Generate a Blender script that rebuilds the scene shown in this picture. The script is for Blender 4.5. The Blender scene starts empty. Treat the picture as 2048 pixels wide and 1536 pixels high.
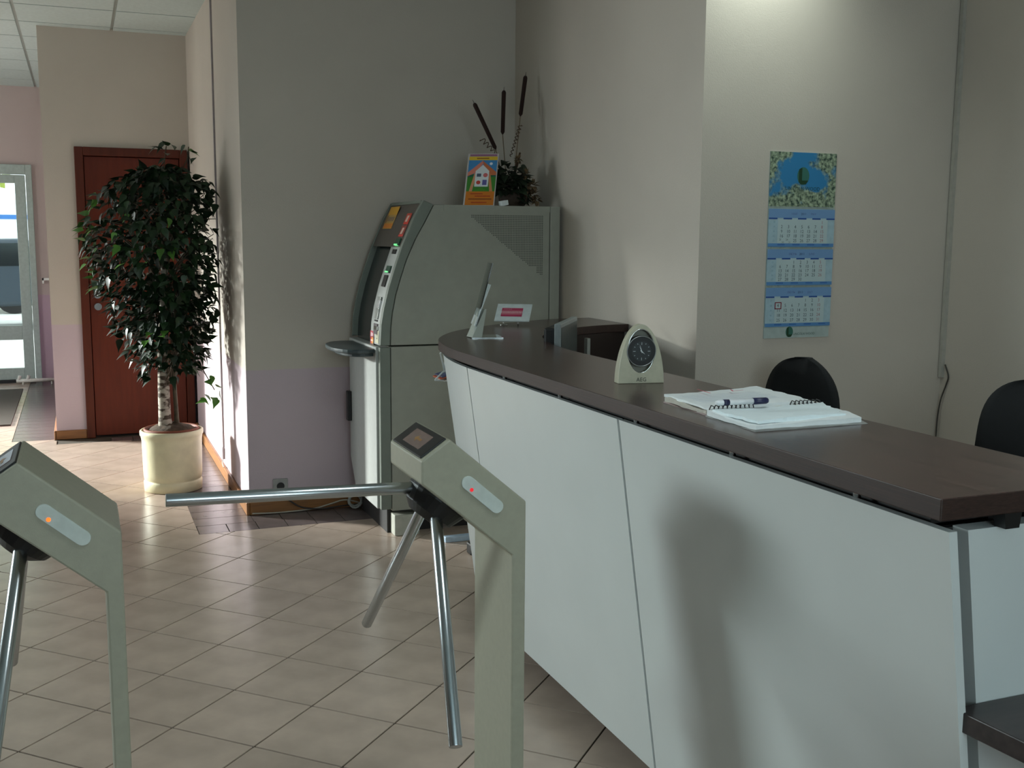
import bpy, math, random
from mathutils import Vector, Matrix
random.seed(7)
PI = math.pi
S = bpy.context.scene
COL = S.collection

# ------------------------------------------------------------------ camera
CAM_H = 1.4783
pitch, roll, yaw = math.radians(7.7668), math.radians(0.3945), math.radians(21.9004)
f = Vector((math.sin(yaw)*math.cos(pitch), math.cos(yaw)*math.cos(pitch), -math.sin(pitch)))
r = Vector((math.cos(yaw), -math.sin(yaw), 0)); u = r.cross(f)
r2 = r*math.cos(roll)+u*math.sin(roll); u2 = -r*math.sin(roll)+u*math.cos(roll)
cam_data = bpy.data.cameras.new('camera'); cam = bpy.data.objects.new('camera', cam_data); COL.objects.link(cam)
cam.matrix_world = Matrix(((r2.x, u2.x, -f.x, 0), (r2.y, u2.y, -f.y, 0), (r2.z, u2.z, -f.z, CAM_H), (0, 0, 0, 1)))
cam_data.sensor_fit = 'HORIZONTAL'; cam_data.sensor_width = 36.0; cam_data.lens = 2148.3/2048*36
cam_data.clip_start = 0.05; cam_data.clip_end = 300
S.camera = cam

# ------------------------------------------------------------------ sky, daylight, exposure
w = bpy.data.worlds.new('sky'); S.world = w; w.use_nodes = True
bg = w.node_tree.nodes['Background']
bg.inputs[0].default_value = (0.84, 0.94, 1.0, 1); bg.inputs[1].default_value = 3.0

def area(name, loc, target, sx, sy, power, color, spread=PI):
    d = bpy.data.lights.new(name, 'AREA'); d.shape = 'RECTANGLE'; d.size = sx; d.size_y = sy
    d.energy = power; d.color = color; d.spread = spread
    o = bpy.data.objects.new(name, d); COL.objects.link(o); o.location = loc
    o.rotation_euler = (Vector(target)-Vector(loc)).to_track_quat('-Z', 'Y').to_euler()
    return o
# low hazy sunlight reaching through the glass entrance in the facade
area('low_daylight', (-8.4, 13.3, 3.15), (0.79, 6.7, 0.6), 1.5, 1.1, 760, (1.0, 0.97, 0.97), 0.9)
# daylight at the facade window beside the turnstiles
area('facade_window_light', (-4.42, 6.1, 2.15), (1.2, 2.3, 0.6), 2.0, 0.8, 30, (0.84, 0.97, 1.0), math.radians(62))
# window wall behind the photographer
area('rear_window_light', (0.2, -2.42, 1.9), (1.2, 3.0, 1.0), 2.6, 1.3, 38, (0.70, 0.90, 1.0))
# daylight through the glass entrance spreading over the hall
area('entrance_light', (-4.4, 10.5, 1.4), (0.0, 7.6, 1.0), 1.9, 1.8, 12, (0.95, 0.97, 1.0))

# added fill brightening the door wall and pot, set at an invented facade window
area('added_fill_light', (-4.42, 7.75, 1.2), (0.0, 9.0, 0.6), 0.85, 1.5, 22, (1.0, 0.98, 0.97), math.radians(115))
# ceiling panel lamp over the near end of the counter (its housing is built with the ceiling lights)
area('ceiling_panel_lamp', (1.25, 1.25, 2.885), (1.25, 1.25, 0), 0.55, 0.55, 10, (0.86, 0.98, 1.0))

S.view_settings.view_transform = 'Standard'; S.view_settings.look = 'None'
S.view_settings.gamma = 1.0; S.view_settings.exposure = 0.0; S.view_settings.use_curve_mapping = False
S.cycles.use_denoising = True
S.cycles.max_bounces = 8; S.cycles.transparent_max_bounces = 12; S.cycles.sample_clamp_indirect = 6

# ------------------------------------------------------------------ materials
def lin(c):
    c /= 255.0
    return c/12.92 if c <= 0.04045 else ((c+0.055)/1.055)**2.4
def L(rgb): return (lin(rgb[0]), lin(rgb[1]), lin(rgb[2]), 1)
MC = {}
def M(name, rgb, rough=0.6, metal=0.0, var=0.06, scale=40, bump=0.0, bscale=200, spec=0.5, island=0.0, objrand=0.0, emit=0, stretch=None, trans=0.0):
    if name in MC: return MC[name]
    m = bpy.data.materials.new(name); m.use_nodes = True; MC[name] = m
    t = m.node_tree; N = t.nodes; K = t.links; b = N['Principled BSDF']
    b.inputs['Roughness'].default_value = rough; b.inputs['Metallic'].default_value = metal
    b.inputs['Specular IOR Level'].default_value = spec
    tc = N.new('ShaderNodeTexCoord'); src = tc.outputs['Object']
    if stretch:
        mp = N.new('ShaderNodeMapping'); mp.inputs['Scale'].default_value = stretch
        K.new(src, mp.inputs[0]); src = mp.outputs[0]
    no = N.new('ShaderNodeTexNoise'); no.inputs['Scale'].default_value = scale; no.inputs['Detail'].default_value = 4
    K.new(src, no.inputs['Vector'])
    hsv = N.new('ShaderNodeHueSaturation'); hsv.inputs['Color'].default_value = L(rgb)
    mr = N.new('ShaderNodeMapRange'); mr.inputs['To Min'].default_value = 1-var*1.6; mr.inputs['To Max'].default_value = 1+var*1.6
    mr.inputs['From Min'].default_value = 0.25; mr.inputs['From Max'].default_value = 0.75
    K.new(no.outputs['Fac'], mr.inputs['Value']); val = mr.outputs[0]
    if island or objrand:
        if island:
            g = N.new('ShaderNodeNewGeometry'); rs = g.outputs['Random Per Island']; a = island
        else:
            g = N.new('ShaderNodeObjectInfo'); rs = g.outputs['Random']; a = objrand
        m2 = N.new('ShaderNodeMapRange'); m2.inputs['To Min'].default_value = 1-a; m2.inputs['To Max'].default_value = 1+a
        K.new(rs, m2.inputs['Value'])
        mu = N.new('ShaderNodeMath'); mu.operation = 'MULTIPLY'; K.new(val, mu.inputs[0]); K.new(m2.outputs[0], mu.inputs[1]); val = mu.outputs[0]
    K.new(val, hsv.inputs['Value']); K.new(hsv.outputs[0], b.inputs['Base Color'])
    if bump:
        n2 = N.new('ShaderNodeTexNoise'); n2.inputs['Scale'].default_value = bscale; n2.inputs['Detail'].default_value = 3
        K.new(src, n2.inputs['Vector'])
        bp = N.new('ShaderNodeBump'); bp.inputs['Strength'].default_value = bump; bp.inputs['Distance'].default_value = 0.004
        K.new(n2.outputs['Fac'], bp.inputs['Height']); K.new(bp.outputs[0], b.inputs['Normal'])
    if emit:
        b.inputs['Emission Color'].default_value = L(rgb); b.inputs['Emission Strength'].default_value = emit
    if trans: b.inputs['Transmission Weight'].default_value = trans
    return m

def glass(name, rgb, gl=0.1, tint=1.0, rough=0.02):
    if name in MC: return MC[name]
    m = bpy.data.materials.new(name); m.use_nodes = True; MC[name] = m
    t = m.node_tree; N = t.nodes; K = t.links; N.remove(N['Principled BSDF'])
    a = N.new('ShaderNodeBsdfTransparent'); a.inputs[0].default_value = tuple(x*tint for x in L(rgb)[:3])+(1,)
    g = N.new('ShaderNodeBsdfGlossy'); g.inputs['Roughness'].default_value = rough
    lw = N.new('ShaderNodeFresnel'); lw.inputs[0].default_value = 1.45
    ad = N.new('ShaderNodeMath'); ad.operation = 'ADD'; ad.inputs[1].default_value = gl-0.04; ad.use_clamp = True
    K.new(lw.outputs[0], ad.inputs[0])
    mx = N.new('ShaderNodeMixShader'); K.new(ad.outputs[0], mx.inputs[0]); K.new(a.outputs[0], mx.inputs[1]); K.new(g.outputs[0], mx.inputs[2])
    K.new(mx.outputs[0], N['Material Output'].inputs[0])
    return m

def wallmat(name, split, upper, lower):
    if name in MC: return MC[name]
    m = bpy.data.materials.new(name); m.use_nodes = True; MC[name] = m
    t = m.node_tree; N = t.nodes; K = t.links; b = N['Principled BSDF']; b.inputs['Roughness'].default_value = 0.75
    b.inputs['Specular IOR Level'].default_value = 0.25
    g = N.new('ShaderNodeNewGeometry'); sp = N.new('ShaderNodeSeparateXYZ'); K.new(g.outputs['Position'], sp.inputs[0])
    no = N.new('ShaderNodeTexNoise'); no.inputs['Scale'].default_value = 9; K.new(g.outputs['Position'], no.inputs['Vector'])
    ad = N.new('ShaderNodeMath'); ad.operation = 'MULTIPLY_ADD'; ad.inputs[1].default_value = 0.008
    K.new(no.outputs['Fac'], ad.inputs[0]); K.new(sp.outputs[2], ad.inputs[2])
    gt = N.new('ShaderNodeMath'); gt.operation = 'GREATER_THAN'; gt.inputs[1].default_value = split+0.004; K.new(ad.outputs[0], gt.inputs[0])
    mx = N.new('ShaderNodeMix'); mx.data_type = 'RGBA'; mx.inputs[6].default_value = L(lower); mx.inputs[7].default_value = L(upper)
    K.new(gt.outputs[0], mx.inputs[0])
    n2 = N.new('ShaderNodeTexNoise'); n2.inputs['Scale'].default_value = 2.2; n2.inputs['Detail'].default_value = 3; K.new(g.outputs['Position'], n2.inputs['Vector'])
    hs = N.new('ShaderNodeHueSaturation'); mr = N.new('ShaderNodeMapRange'); mr.inputs['To Min'].default_value = 0.93; mr.inputs['To Max'].default_value = 1.07
    K.new(n2.outputs['Fac'], mr.inputs['Value']); K.new(mr.outputs[0], hs.inputs['Value']); K.new(mx.outputs[2], hs.inputs['Color'])
    K.new(hs.outputs[0], b.inputs['Base Color'])
    n3 = N.new('ShaderNodeTexNoise'); n3.inputs['Scale'].default_value = 240; K.new(g.outputs['Position'], n3.inputs['Vector'])
    bp = N.new('ShaderNodeBump'); bp.inputs['Strength'].default_value = 0.35; bp.inputs['Distance'].default_value = 0.002
    K.new(n3.outputs['Fac'], bp.inputs['Height']); K.new(bp.outputs[0], b.inputs['Normal'])
    return m

UP, LO = (200, 190, 178), (200, 182, 188)
WALL = wallmat('wall_paint', 0.775, UP, LO)
WALL_N = wallmat('wall_paint_plain', -1, UP, LO)
WALL_D = wallmat('wall_paint_doorway', 0.835, UP, LO)
WALL_F = wallmat('wall_paint_far', 0.875, (204, 188, 184), (204, 178, 192))
CEIL = M('ceiling_tile', (200, 214, 212), 0.8, var=0.04, bump=0.3, bscale=300)
GRIDM = M('ceiling_grid', (176, 182, 178), 0.6)
TILE = M('beige_floor_tile', (188, 168, 153), 0.24, var=0.09, scale=6, objrand=0.05, bump=0.02, bscale=30)
TILE_S = M('beige_floor_tile_joined', (188, 168, 153), 0.24, var=0.09, scale=6, island=0.05, bump=0.02, bscale=30)
DTILE = M('dark_floor_tile', (104, 92, 90), 0.24, var=0.1, scale=9, objrand=0.06)
GROUT = M('grout', (66, 55, 42), 0.9)
BASEW = M('baseboard_wood', (140, 92, 48), 0.4, var=0.14, scale=7, stretch=(1, 1, 12))
DOORW = M('mahogany_door', (98, 38, 18), 0.5, spec=0.25, var=0.12, scale=5, stretch=(6, 6, 0.7))
DOORF = M('mahogany_frame', (84, 34, 16), 0.5, spec=0.25, var=0.12, scale=5, stretch=(6, 6, 0.7))
WENGE = M('wenge_top', (68, 49, 45), 0.24, var=0.3, scale=9, stretch=(9, 0.7, 9), bump=0.05, bscale=60)
WENGE_E = M('wenge_edge', (50, 33, 28), 0.45, var=0.3, scale=9, stretch=(9, 0.7, 60))
PANEL = M('white_laminate', (208, 212, 210), 0.3, var=0.02, scale=4)
CARC = M('dark_carcass', (28, 25, 24), 0.6)
TURN = M('turnstile_paint', (160, 158, 140), 0.45, var=0.03, scale=60, bump=0.05, bscale=400)
STEEL = M('brushed_steel', (190, 195, 198), 0.24, metal=1.0, var=0.03, scale=30, stretch=(60, 60, 2))
CHROME = M('chrome', (215, 215, 215), 0.12, metal=1.0, var=0.01)
BLACKP = M('black_plastic', (16, 16, 17), 0.45)
ATMB = M('atm_body', (152, 152, 140), 0.5, var=0.03, scale=20, bump=0.05, bscale=400)
ATMF = M('atm_fascia', (116, 122, 112), 0.5, var=0.03, scale=20)
ATML = M('atm_light_panel', (172, 174, 170), 0.45, var=0.03)
CREAM = M('cream_ceramic', (214, 206, 170), 0.45, var=0.06, scale=14, bump=0.12, bscale=60)
TERRA = M('terracotta', (120, 62, 40), 0.7)
SOIL = M('soil', (72, 56, 40), 0.95, var=0.4, scale=40, bump=1.0, bscale=60)
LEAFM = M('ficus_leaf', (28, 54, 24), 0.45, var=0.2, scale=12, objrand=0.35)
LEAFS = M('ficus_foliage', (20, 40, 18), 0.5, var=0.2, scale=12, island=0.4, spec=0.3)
WHITE = M('white_plastic', (210, 210, 205), 0.4)
PAPER = M('paper', (232, 236, 236), 0.7, var=0.02)
FAB = M('black_fabric', (22, 23, 24), 0.9, bump=0.3, bscale=500)
GLASS = glass('window_glass', (245, 250, 248), 0.08)
ACRYL = glass('clear_acrylic', (232, 236, 236), 0.07)

# ------------------------------------------------------------------ mesh builder
class MB:
    def __init__(s): s.v = []; s.f = []; s.mi = []; s.sm = []
    def add(s, vs, fs, mi=0, smooth=False):
        n = len(s.v); s.v += [tuple(p) for p in vs]
        for q in fs: s.f.append(tuple(i+n for i in q)); s.mi.append(mi); s.sm.append(smooth)
    def box(s, x0, x1, y0, y1, z0, z1, mi=0):
        s.add([(x0,y0,z0),(x1,y0,z0),(x1,y1,z0),(x0,y1,z0),(x0,y0,z1),(x1,y0,z1),(x1,y1,z1),(x0,y1,z1)],
              [(0,3,2,1),(4,5,6,7),(0,1,5,4),(1,2,6,5),(2,3,7,6),(3,0,4,7)], mi)
    def obox(s, c, ax, ay, az, mi=0):       # oriented box: centre and half-vectors
        c, ax, ay, az = map(Vector, (c, ax, ay, az))
        vs = [c+ax*i+ay*j+az*k for k in (-1, 1) for i, j in ((-1,-1),(1,-1),(1,1),(-1,1))]
        s.add(vs, [(0,3,2,1),(4,5,6,7),(0,1,5,4),(1,2,6,5),(2,3,7,6),(3,0,4,7)], mi)
    def prism(s, poly, fn, a, b, mi=0, smooth=False):   # poly 2D, fn(p, t) -> 3D
        n = len(poly)
        vs = [fn(p, a) for p in poly]+[fn(p, b) for p in poly]
        s.add(vs, [tuple(range(n-1, -1, -1)), tuple(range(n, 2*n))], mi)
        base = len(s.v)-2*n
        for i in range(n):
            j = (i+1) % n; s.f.append((base+i, base+j, base+n+j, base+n+i)); s.mi.append(mi); s.sm.append(smooth)
    def tube(s, pts, r, n=12, mi=0, caps=True, smooth=True):
        pts = [Vector(p) for p in pts]; rs = r if isinstance(r, (list, tuple)) else [r]*len(pts)
        rings = []; up = None; base = len(s.v)
        for i, p in enumerate(pts):
            t = (pts[min(i+1, len(pts)-1)]-pts[max(i-1, 0)])
            if t.length < 1e-9: t = Vector((0, 0, 1))
            t.normalize()
            if up is None:
                up = Vector((0, 0, 1)) if abs(t.z) < 0.9 else Vector((1, 0, 0))
            a = t.cross(up); a.normalize(); b = a.cross(t); up = b
            for k in range(n):
                an = 2*PI*k/n; s.v.append(tuple(p+(a*math.cos(an)+b*math.sin(an))*rs[i]))
        for i in range(len(pts)-1):
            for k in range(n):
                k2 = (k+1) % n
                s.f.append((base+i*n+k, base+i*n+k2, base+(i+1)*n+k2, base+(i+1)*n+k)); s.mi.append(mi); s.sm.append(smooth)
        if caps:
            s.f.append(tuple(base+k for k in range(n-1, -1, -1))); s.mi.append(mi); s.sm.append(False)
            e = base+(len(pts)-1)*n; s.f.append(tuple(e+k for k in range(n))); s.mi.append(mi); s.sm.append(False)
    def lathe(s, prof, c, n=32, mi=0, smooth=True, caps=True):   # prof (r, z)
        base = len(s.v)
        for (rr, z) in prof:
            for k in range(n):
                an = 2*PI*k/n; s.v.append((c[0]+rr*math.cos(an), c[1]+rr*math.sin(an), c[2]+z))
        for i in range(len(prof)-1):
            for k in range(n):
                k2 = (k+1) % n
                s.f.append((base+i*n+k, base+i*n+k2, base+(i+1)*n+k2, base+(i+1)*n+k)); s.mi.append(mi); s.sm.append(smooth)
        if caps:
            s.f.append(tuple(base+k for k in range(n-1, -1, -1))); s.mi.append(mi); s.sm.append(False)
            e = base+(len(prof)-1)*n; s.f.append(tuple(e+k for k in range(n))); s.mi.append(mi); s.sm.append(False)
    def mesh(s, name, mats):
        me = bpy.data.meshes.new(name); me.from_pydata(s.v, [], s.f)
        for m in (mats if isinstance(mats, (list, tuple)) else [mats]): me.materials.append(m)
        for p, mi, sm in zip(me.polygons, s.mi, s.sm): p.material_index = mi; p.use_smooth = sm
        me.update(); return me
    def build(s, name, mats, parent=None, bevel=0, loc=None, segs=2):
        o = bpy.data.objects.new(name, s.mesh(name, mats)); COL.objects.link(o)
        if parent: o.parent = parent
        if loc: o.location = loc
        if bevel:
            b = o.modifiers.new('bevel', 'BEVEL'); b.width = bevel; b.segments = segs; b.limit_method = 'ANGLE'; b.angle_limit = 0.6
            b.harden_normals = False
        return o

def thing(name, label, cat, loc=(0, 0, 0), group=None):
    o = bpy.data.objects.new(name, None); COL.objects.link(o); o.location = loc; o.empty_display_size = 0.05
    return tag(o, label, cat, group)
def tag(o, label=None, cat=None, group=None, kind=None):
    if label: o['label'] = label
    if cat: o['category'] = cat
    if group: o['group'] = group
    if kind: o['kind'] = kind
    return o
def struct(o, label=None, cat=None): return tag(o, label, cat, kind='structure')
def XY(p, t): return (p[0], p[1], t)
def XZ(p, t): return (p[0], t, p[1])
def YZ(p, t): return (t, p[0], p[1])
def bx(name, b, m, parent=None, bevel=0):
    q = MB(); q.box(*b); return q.build(name, m, parent, bevel)

FONT_CACHE = {}
def textmesh(txt, size, align='CENTER'):
    k = (txt, size, align)
    if k in FONT_CACHE: return FONT_CACHE[k]
    c = bpy.data.curves.new('t', 'FONT'); c.body = txt; c.size = size; c.align_x = align; c.align_y = 'CENTER'; c.resolution_u = 2
    o = bpy.data.objects.new('t', c); me = bpy.data.meshes.new_from_object(o)
    vs = [tuple(v.co) for v in me.vertices]; fs = [tuple(p.vertices) for p in me.polygons]
    bpy.data.objects.remove(o); FONT_CACHE[k] = (vs, fs); return vs, fs

class Print:
    """flat print laid on a surface: origin, right and up vectors, outward normal"""
    def __init__(s, o, ux, uy):
        s.o = Vector(o); s.ux = Vector(ux).normalized(); s.uy = Vector(uy).normalized(); s.n = s.ux.cross(s.uy).normalized()
        s.m = MB(); s.mats = []
    def _mi(s, rgb):
        nm = 'print_%d_%d_%d' % tuple(rgb)
        m = M(nm, rgb, 0.5, var=0.0)
        if m not in s.mats: s.mats.append(m)
        return s.mats.index(m)
    def P(s, x, y, l): return s.o+s.ux*x+s.uy*y+s.n*(0.0003+0.00025*l)
    def poly(s, pts, rgb, l=0): s.m.add([s.P(x, y, l) for x, y in pts], [tuple(range(len(pts)))], s._mi(rgb))
    def rect(s, x0, x1, y0, y1, rgb, l=0): s.poly([(x0, y0), (x1, y0), (x1, y1), (x0, y1)], rgb, l)
    def disc(s, x, y, rx, rgb, l=0, ry=None, n=24, a0=0, a1=2*PI):
        ry = ry or rx; s.poly([(x+rx*math.cos(a0+(a1-a0)*k/n), y+ry*math.sin(a0+(a1-a0)*k/n)) for k in range(n)], rgb, l)
    def text(s, t, x, y, size, rgb, l=2, align='CENTER', sx=1.0):
        vs, fs = textmesh(t, size, align); s.m.add([s.P(x+v[0]*sx, y+v[1], l) for v in vs], fs, s._mi(rgb))
    def build(s, name, parent): return s.m.build(name, s.mats, parent)

# ------------------------------------------------------------------ room shell
ZC = 2.915
def wall(name, b, m=WALL): return struct(bx(name, b, m))
wall('wall_left', (0.79, 0.90, 5.71, 8.46, 0, ZC+0.1))
wall('wall_back', (0.90, 2.402, 5.71, 5.81, 0, ZC+0.1))
wall('wall_corner', (2.302, 2.402, 3.735, 5.71, 0, ZC+0.1), WALL_N)
wall('wall_recess', (2.402, 3.68, 3.735, 3.835, 0, ZC+0.1), WALL_N)
wall('wall_right', (3.58, 3.68, -2.6, 3.735, 0, ZC+0.1), WALL_N)
q = MB(); q.box(-0.2, 0.012, 8.36, 8.46, 0, ZC+0.1); q.box(0.012, 0.79, 8.36, 8.46, 2.088, ZC+0.1); struct(q.build('wall_doorway', WALL_D))
wall('wall_side', (-0.2, -0.10, 8.46, 11.8, 0, ZC+0.1), WALL_F)
q = MB(); q.box(-0.392, -0.10, 11.8, 11.95, 0, ZC+0.1); q.box(-4.6, -0.392, 11.8, 11.95, 2.155, ZC+0.1); q.box(-4.6, -3.2, 11.8, 11.95, 0, 2.155)
struct(q.build('wall_far', WALL_F))
q = MB()
q.box(-4.6, -4.5, 11.6, 11.8, 0, ZC+0.1); q.box(-4.6, -4.5, 9.6, 11.6, 2.26, ZC+0.1); q.box(-4.6, -4.5, 8.25, 9.6, 0, ZC+0.1); q.box(-4.6, -4.5, 6.95, 7.25, 0, ZC+0.1); q.box(-4.6, -4.5, 7.25, 8.25, 0, 0.35); q.box(-4.6, -4.5, 7.25, 8.25, 2.05, ZC+0.1)
q.box(-4.6, -4.5, 5.2, 6.95, 0, 1.6); q.box(-4.6, -4.5, 5.2, 6.95, 2.65, ZC+0.1); q.box(-4.6, -4.5, -2.6, 5.2, 0, ZC+0.1)
struct(q.build('wall_facade', WALL))
q = MB()
q.box(-4.6, -1.2, -2.6, -2.5, 0, ZC+0.1); q.box(-1.2, 1.6, -2.6, -2.5, 0, 1.0); q.box(-1.2, 1.6, -2.6, -2.5, 2.6, ZC+0.1); q.box(1.6, 3.68, -2.6, -2.5, 0, ZC+0.1)
struct(q.build('wall_near', WALL))
bx('room_behind_door', (0.0, 0.8, 8.47, 8.49, 0, 2.1), CARC).name = 'wall_behind_door'
struct(bpy.data.objects['wall_behind_door'])

def window(name, fix, a0, a1, z0, z1, axis, nm):
    """fixed glazing with frame and mullions; axis 'x' = plane x=fix, runs along y"""
    root = bpy.data.objects.new(name, None); COL.objects.link(root); struct(root)
    fr = MB(); t = 0.05
    def b(p0, p1, q0, q1, d=0.035):
        if axis == 'x': fr.box(fix-d, fix+d, p0, p1, q0, q1)
        else: fr.box(p0, p1, fix-d, fix+d, q0, q1)
    b(a0, a1, z0, z0+t); b(a0, a1, z1-t, z1); b(a0, a0+t, z0+t, z1-t); b(a1-t, a1, z0+t, z1-t)
    for k in range(1, nm): c = a0+(a1-a0)*k/nm; b(c-t/2, c+t/2, z0+t, z1-t)
    fr.build('window_frame', M('pale_green_aluminium', (178, 192, 186), 0.4), root)
    g = MB()
    for k in range(nm):
        p0 = a0+(a1-a0)*k/nm+t/2; p1 = a0+(a1-a0)*(k+1)/nm-t/2
        if axis == 'x': g.box(fix-.004, fix+.004, p0, p1, z0+t, z1-t)
        else: g.box(p0, p1, fix-.004, fix+.004, z0+t, z1-t)
    g.build('window_pane', GLASS, root)
window('window_1', -4.55, 9.6, 11.6, 0.0, 2.26, 'x', 2)
window('window_2', -4.55, 5.2, 6.95, 1.6, 2.65, 'x', 1)
window('added_window', -4.55, 7.25, 8.25, 0.35, 2.05, 'x', 1)  # invented opening, put in so the added fill has a window
window('window_3', -2.55, -1.2, 1.6, 1.0, 2.6, 'y', 2)

# floor slab, tiles laid diagonally, dark border tiles
fl = struct(bx('floor', (-4.6, 3.68, -2.6, 11.95, -0.1, -0.0035), GROUT))
def clip(poly, nx, ny, c):      # keep nx*x+ny*y <= c
    out = []
    for i in range(len(poly)):
        p, q_ = poly[i], poly[(i+1) % len(poly)]
        dp, dq = nx*p[0]+ny*p[1]-c, nx*q_[0]+ny*q_[1]-c
        if dp <= 0: out.append(p)
        if dp*dq < 0:
            t = dp/(dp-dq); out.append((p[0]+(q_[0]-p[0])*t, p[1]+(q_[1]-p[1])*t))
    return out
def inrect(poly, x0, x1, y0, y1):
    for a in ((-1, 0, -x0), (1, 0, x1), (0, -1, -y0), (0, 1, y1)):
        poly = clip(poly, *a)
        if len(poly) < 3: return []
    return poly
def parea(p): return abs(sum(p[i][0]*p[(i+1) % len(p)][1]-p[(i+1) % len(p)][0]*p[i][1] for i in range(len(p))))/2
REG = [(-4.5, 0.498, -2.5, 8.108), (0.498, 2.30, -2.5, 5.408), (2.30, 3.58, -2.5, 3.73), (-4.5, -0.202, 8.108, 8.36), (-4.5, -0.502, 8.36, 11.8), (-0.202, 0.30, 8.108, 8.16)]
def camproj(x, y, z=0):
    d = Vector((x, y, z-CAM_H)); zz = d.dot(f)
    if zz < 0.2: return None
    return (1024+2148.3*d.dot(r2)/zz, 768-2148.3*d.dot(u2)/zz)
h = 0.21213*(0.2938/0.30)
full = [(0, -h), (h, 0), (0, h), (-h, 0)]
tiles = []
for a in range(-60, 90):
    for b in range(-60, 90):
        cx = (a-b+0.949)*0.21213; cy = (-a-b-1+29.28)*0.21213
        if not (-4.8 < cx < 3.9 and -2.8 < cy < 12.1): continue
        P = [(cx+p[0], cy+p[1]) for p in full]; parts = []; tot = 0
        for R_ in REG:
            k = inrect(P, *R_)
            if k and parea(k) > 0.0004: parts.append(k); tot += parea(k)
        if parts: tiles.append((cx, cy, parts, tot > parea(P)*0.998))
FULLT = MB(); FULLT.prism([(p[0], p[1]) for p in full], XY, -0.0035, 0.0); FULLT_ME = FULLT.mesh('tile', TILE)
def seen(t):
    p = camproj(t[0], t[1])
    return p and -60 < p[0] < 1330 and 700 < p[1] < 1620 and t[0] < 1.5 and not (t[0] < -0.45 and t[1] > 9)
vis = sorted([t for t in tiles if seen(t)], key=lambda t: t[0]**2+t[1]**2)
near, rest = vis[:296], vis[296:]+[t for t in tiles if not seen(t)]
for t in near:
    if t[3]:
        o = bpy.data.objects.new('tile', FULLT_ME); COL.objects.link(o); o.location = (t[0], t[1], 0); o.parent = fl
    else:
        q = MB()
        for k in t[2]: q.prism([(x-t[0], y-t[1]) for x, y in k], XY, -0.0035, 0.0)
        q.build('tile', TILE, fl, loc=(t[0], t[1], 0))
q = MB()
for t in rest:
    for k in t[2]: q.prism(k, XY, -0.0035, 0.0)
tag(q.build('distant_tiles', TILE_S, fl), kind='stuff')
# border tiles 0.30 x 0.148
DT = MB(); DT.box(-0.1465, 0.1465, -0.0715, 0.0715, -0.0035, 0.0003); DT_ME = DT.mesh('border_tile', DTILE)
def dt(x, y, rot=0):
    o = bpy.data.objects.new('border_tile', DT_ME); COL.objects.link(o); o.location = (x, y, 0); o.parent = fl
    if rot: o.rotation_euler.z = PI/2
yy = 5.636
while yy < 8.33: dt(0.6435, yy); yy += 0.148
xx = 0.568
for k in range(2): pass
xx = 0.5
DT2 = MB(); DT2.box(-0.0715, 0.0715, -0.075, 0.0745, -0.0035, 0.0003); DT2_ME = DT2.mesh('border_tile', DTILE)
for row in (5.4855,):
    xx = 0.5735
    while xx < 2.25:
        o = bpy.data.objects.new('border_tile', DT2_ME); COL.objects.link(o); o.location = (xx, row, 0); o.parent = fl; xx += 0.148
xx = 0.8645
while xx < 2.28:
    o = bpy.data.objects.new('border_tile', DT2_ME); COL.objects.link(o); o.location = (xx, 5.635, 0); o.parent = fl; xx += 0.148
for k in range(3):
    o = bpy.data.objects.new('border_tile', DT2_ME); COL.objects.link(o); o.location = (0.27+0.148*k-0.03, 8.235, 0); o.parent = fl
yy = 8.434
while yy < 11.75: dt(-0.3515, yy); yy += 0.148

# ceiling: suspended grid of 0.6 m panels
ce = struct(bx('ceiling', (-4.6, 3.68, -2.6, 11.95, ZC+0.006, ZC+0.1), GRIDM))
PM = MB(); PM.box(-0.292, 0.292, -0.292, 0.292, -0.006, 0.012); PM_ME = PM.mesh('panel', CEIL)
q = MB()
for i in range(-8, 7):
    for j in range(-18, 7):
        cx = 0.29-0.305+0.605*i; cy = 8.24-0.30+0.605*j
        if not (-4.45 < cx < 3.5 and -2.4 < cy < 11.7): continue
        if -1.7 < cx < 0.8 and cy > 6.0:
            o = bpy.data.objects.new('panel', PM_ME); COL.objects.link(o); o.location = (cx, cy, ZC); o.parent = ce
        else: q.box(cx-.292, cx+.292, cy-.292, cy+.292, ZC-.006, ZC+.012)
tag(q.build('ceiling_panels', CEIL, ce), kind='stuff')

# baseboards
struct(bx('baseboard_left', (0.772, 0.79, 5.692, 8.36, 0, 0.07), BASEW, bevel=0.004))
struct(bx('baseboard_back', (0.79, 1.40, 5.692, 5.71, 0, 0.07), BASEW, bevel=0.004))
struct(bx('baseboard_doorway', (-0.212, 0.004, 8.342, 8.36, 0, 0.065), BASEW, bevel=0.004))
struct(bx('baseboard_side', (-0.218, -0.20, 8.342, 11.78, 0, 0.065), BASEW, bevel=0.004))

# brown door
d = bpy.data.objects.new('door_1', None); COL.objects.link(d); struct(d, 'mahogany brown panel door behind the potted ficus', None)
fr = MB(); fr.box(0.004, 0.062, 8.33, 8.41, 0, 2.095); fr.box(0.718, 0.772, 8.33, 8.41, 0, 2.095); fr.box(0.062, 0.718, 8.33, 8.41, 2.035, 2.095)
fr.build('door_frame', DOORF, d, 0.004)
lf = MB(); lf.box(0.066, 0.714, 8.365, 8.405, 0.012, 2.031); leaf = lf.build('door_leaf', DOORW, d, 0.003)
hd = MB(); hd.tube([(0.118, 8.363, 0.96), (0.118, 8.352, 0.96)], 0.026, 20); hd.tube([(0.118, 8.355, 1.045), (0.118, 8.31, 1.045), (0.125, 8.305, 1.045), (0.225, 8.305, 1.043)], 0.009, 10)
hd.tube([(0.118, 8.363, 1.045), (0.118, 8.352, 1.045)], 0.026, 20)
tag(hd.build('door_handle', CHROME, d), 'chrome lever handle and lock rose')

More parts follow.
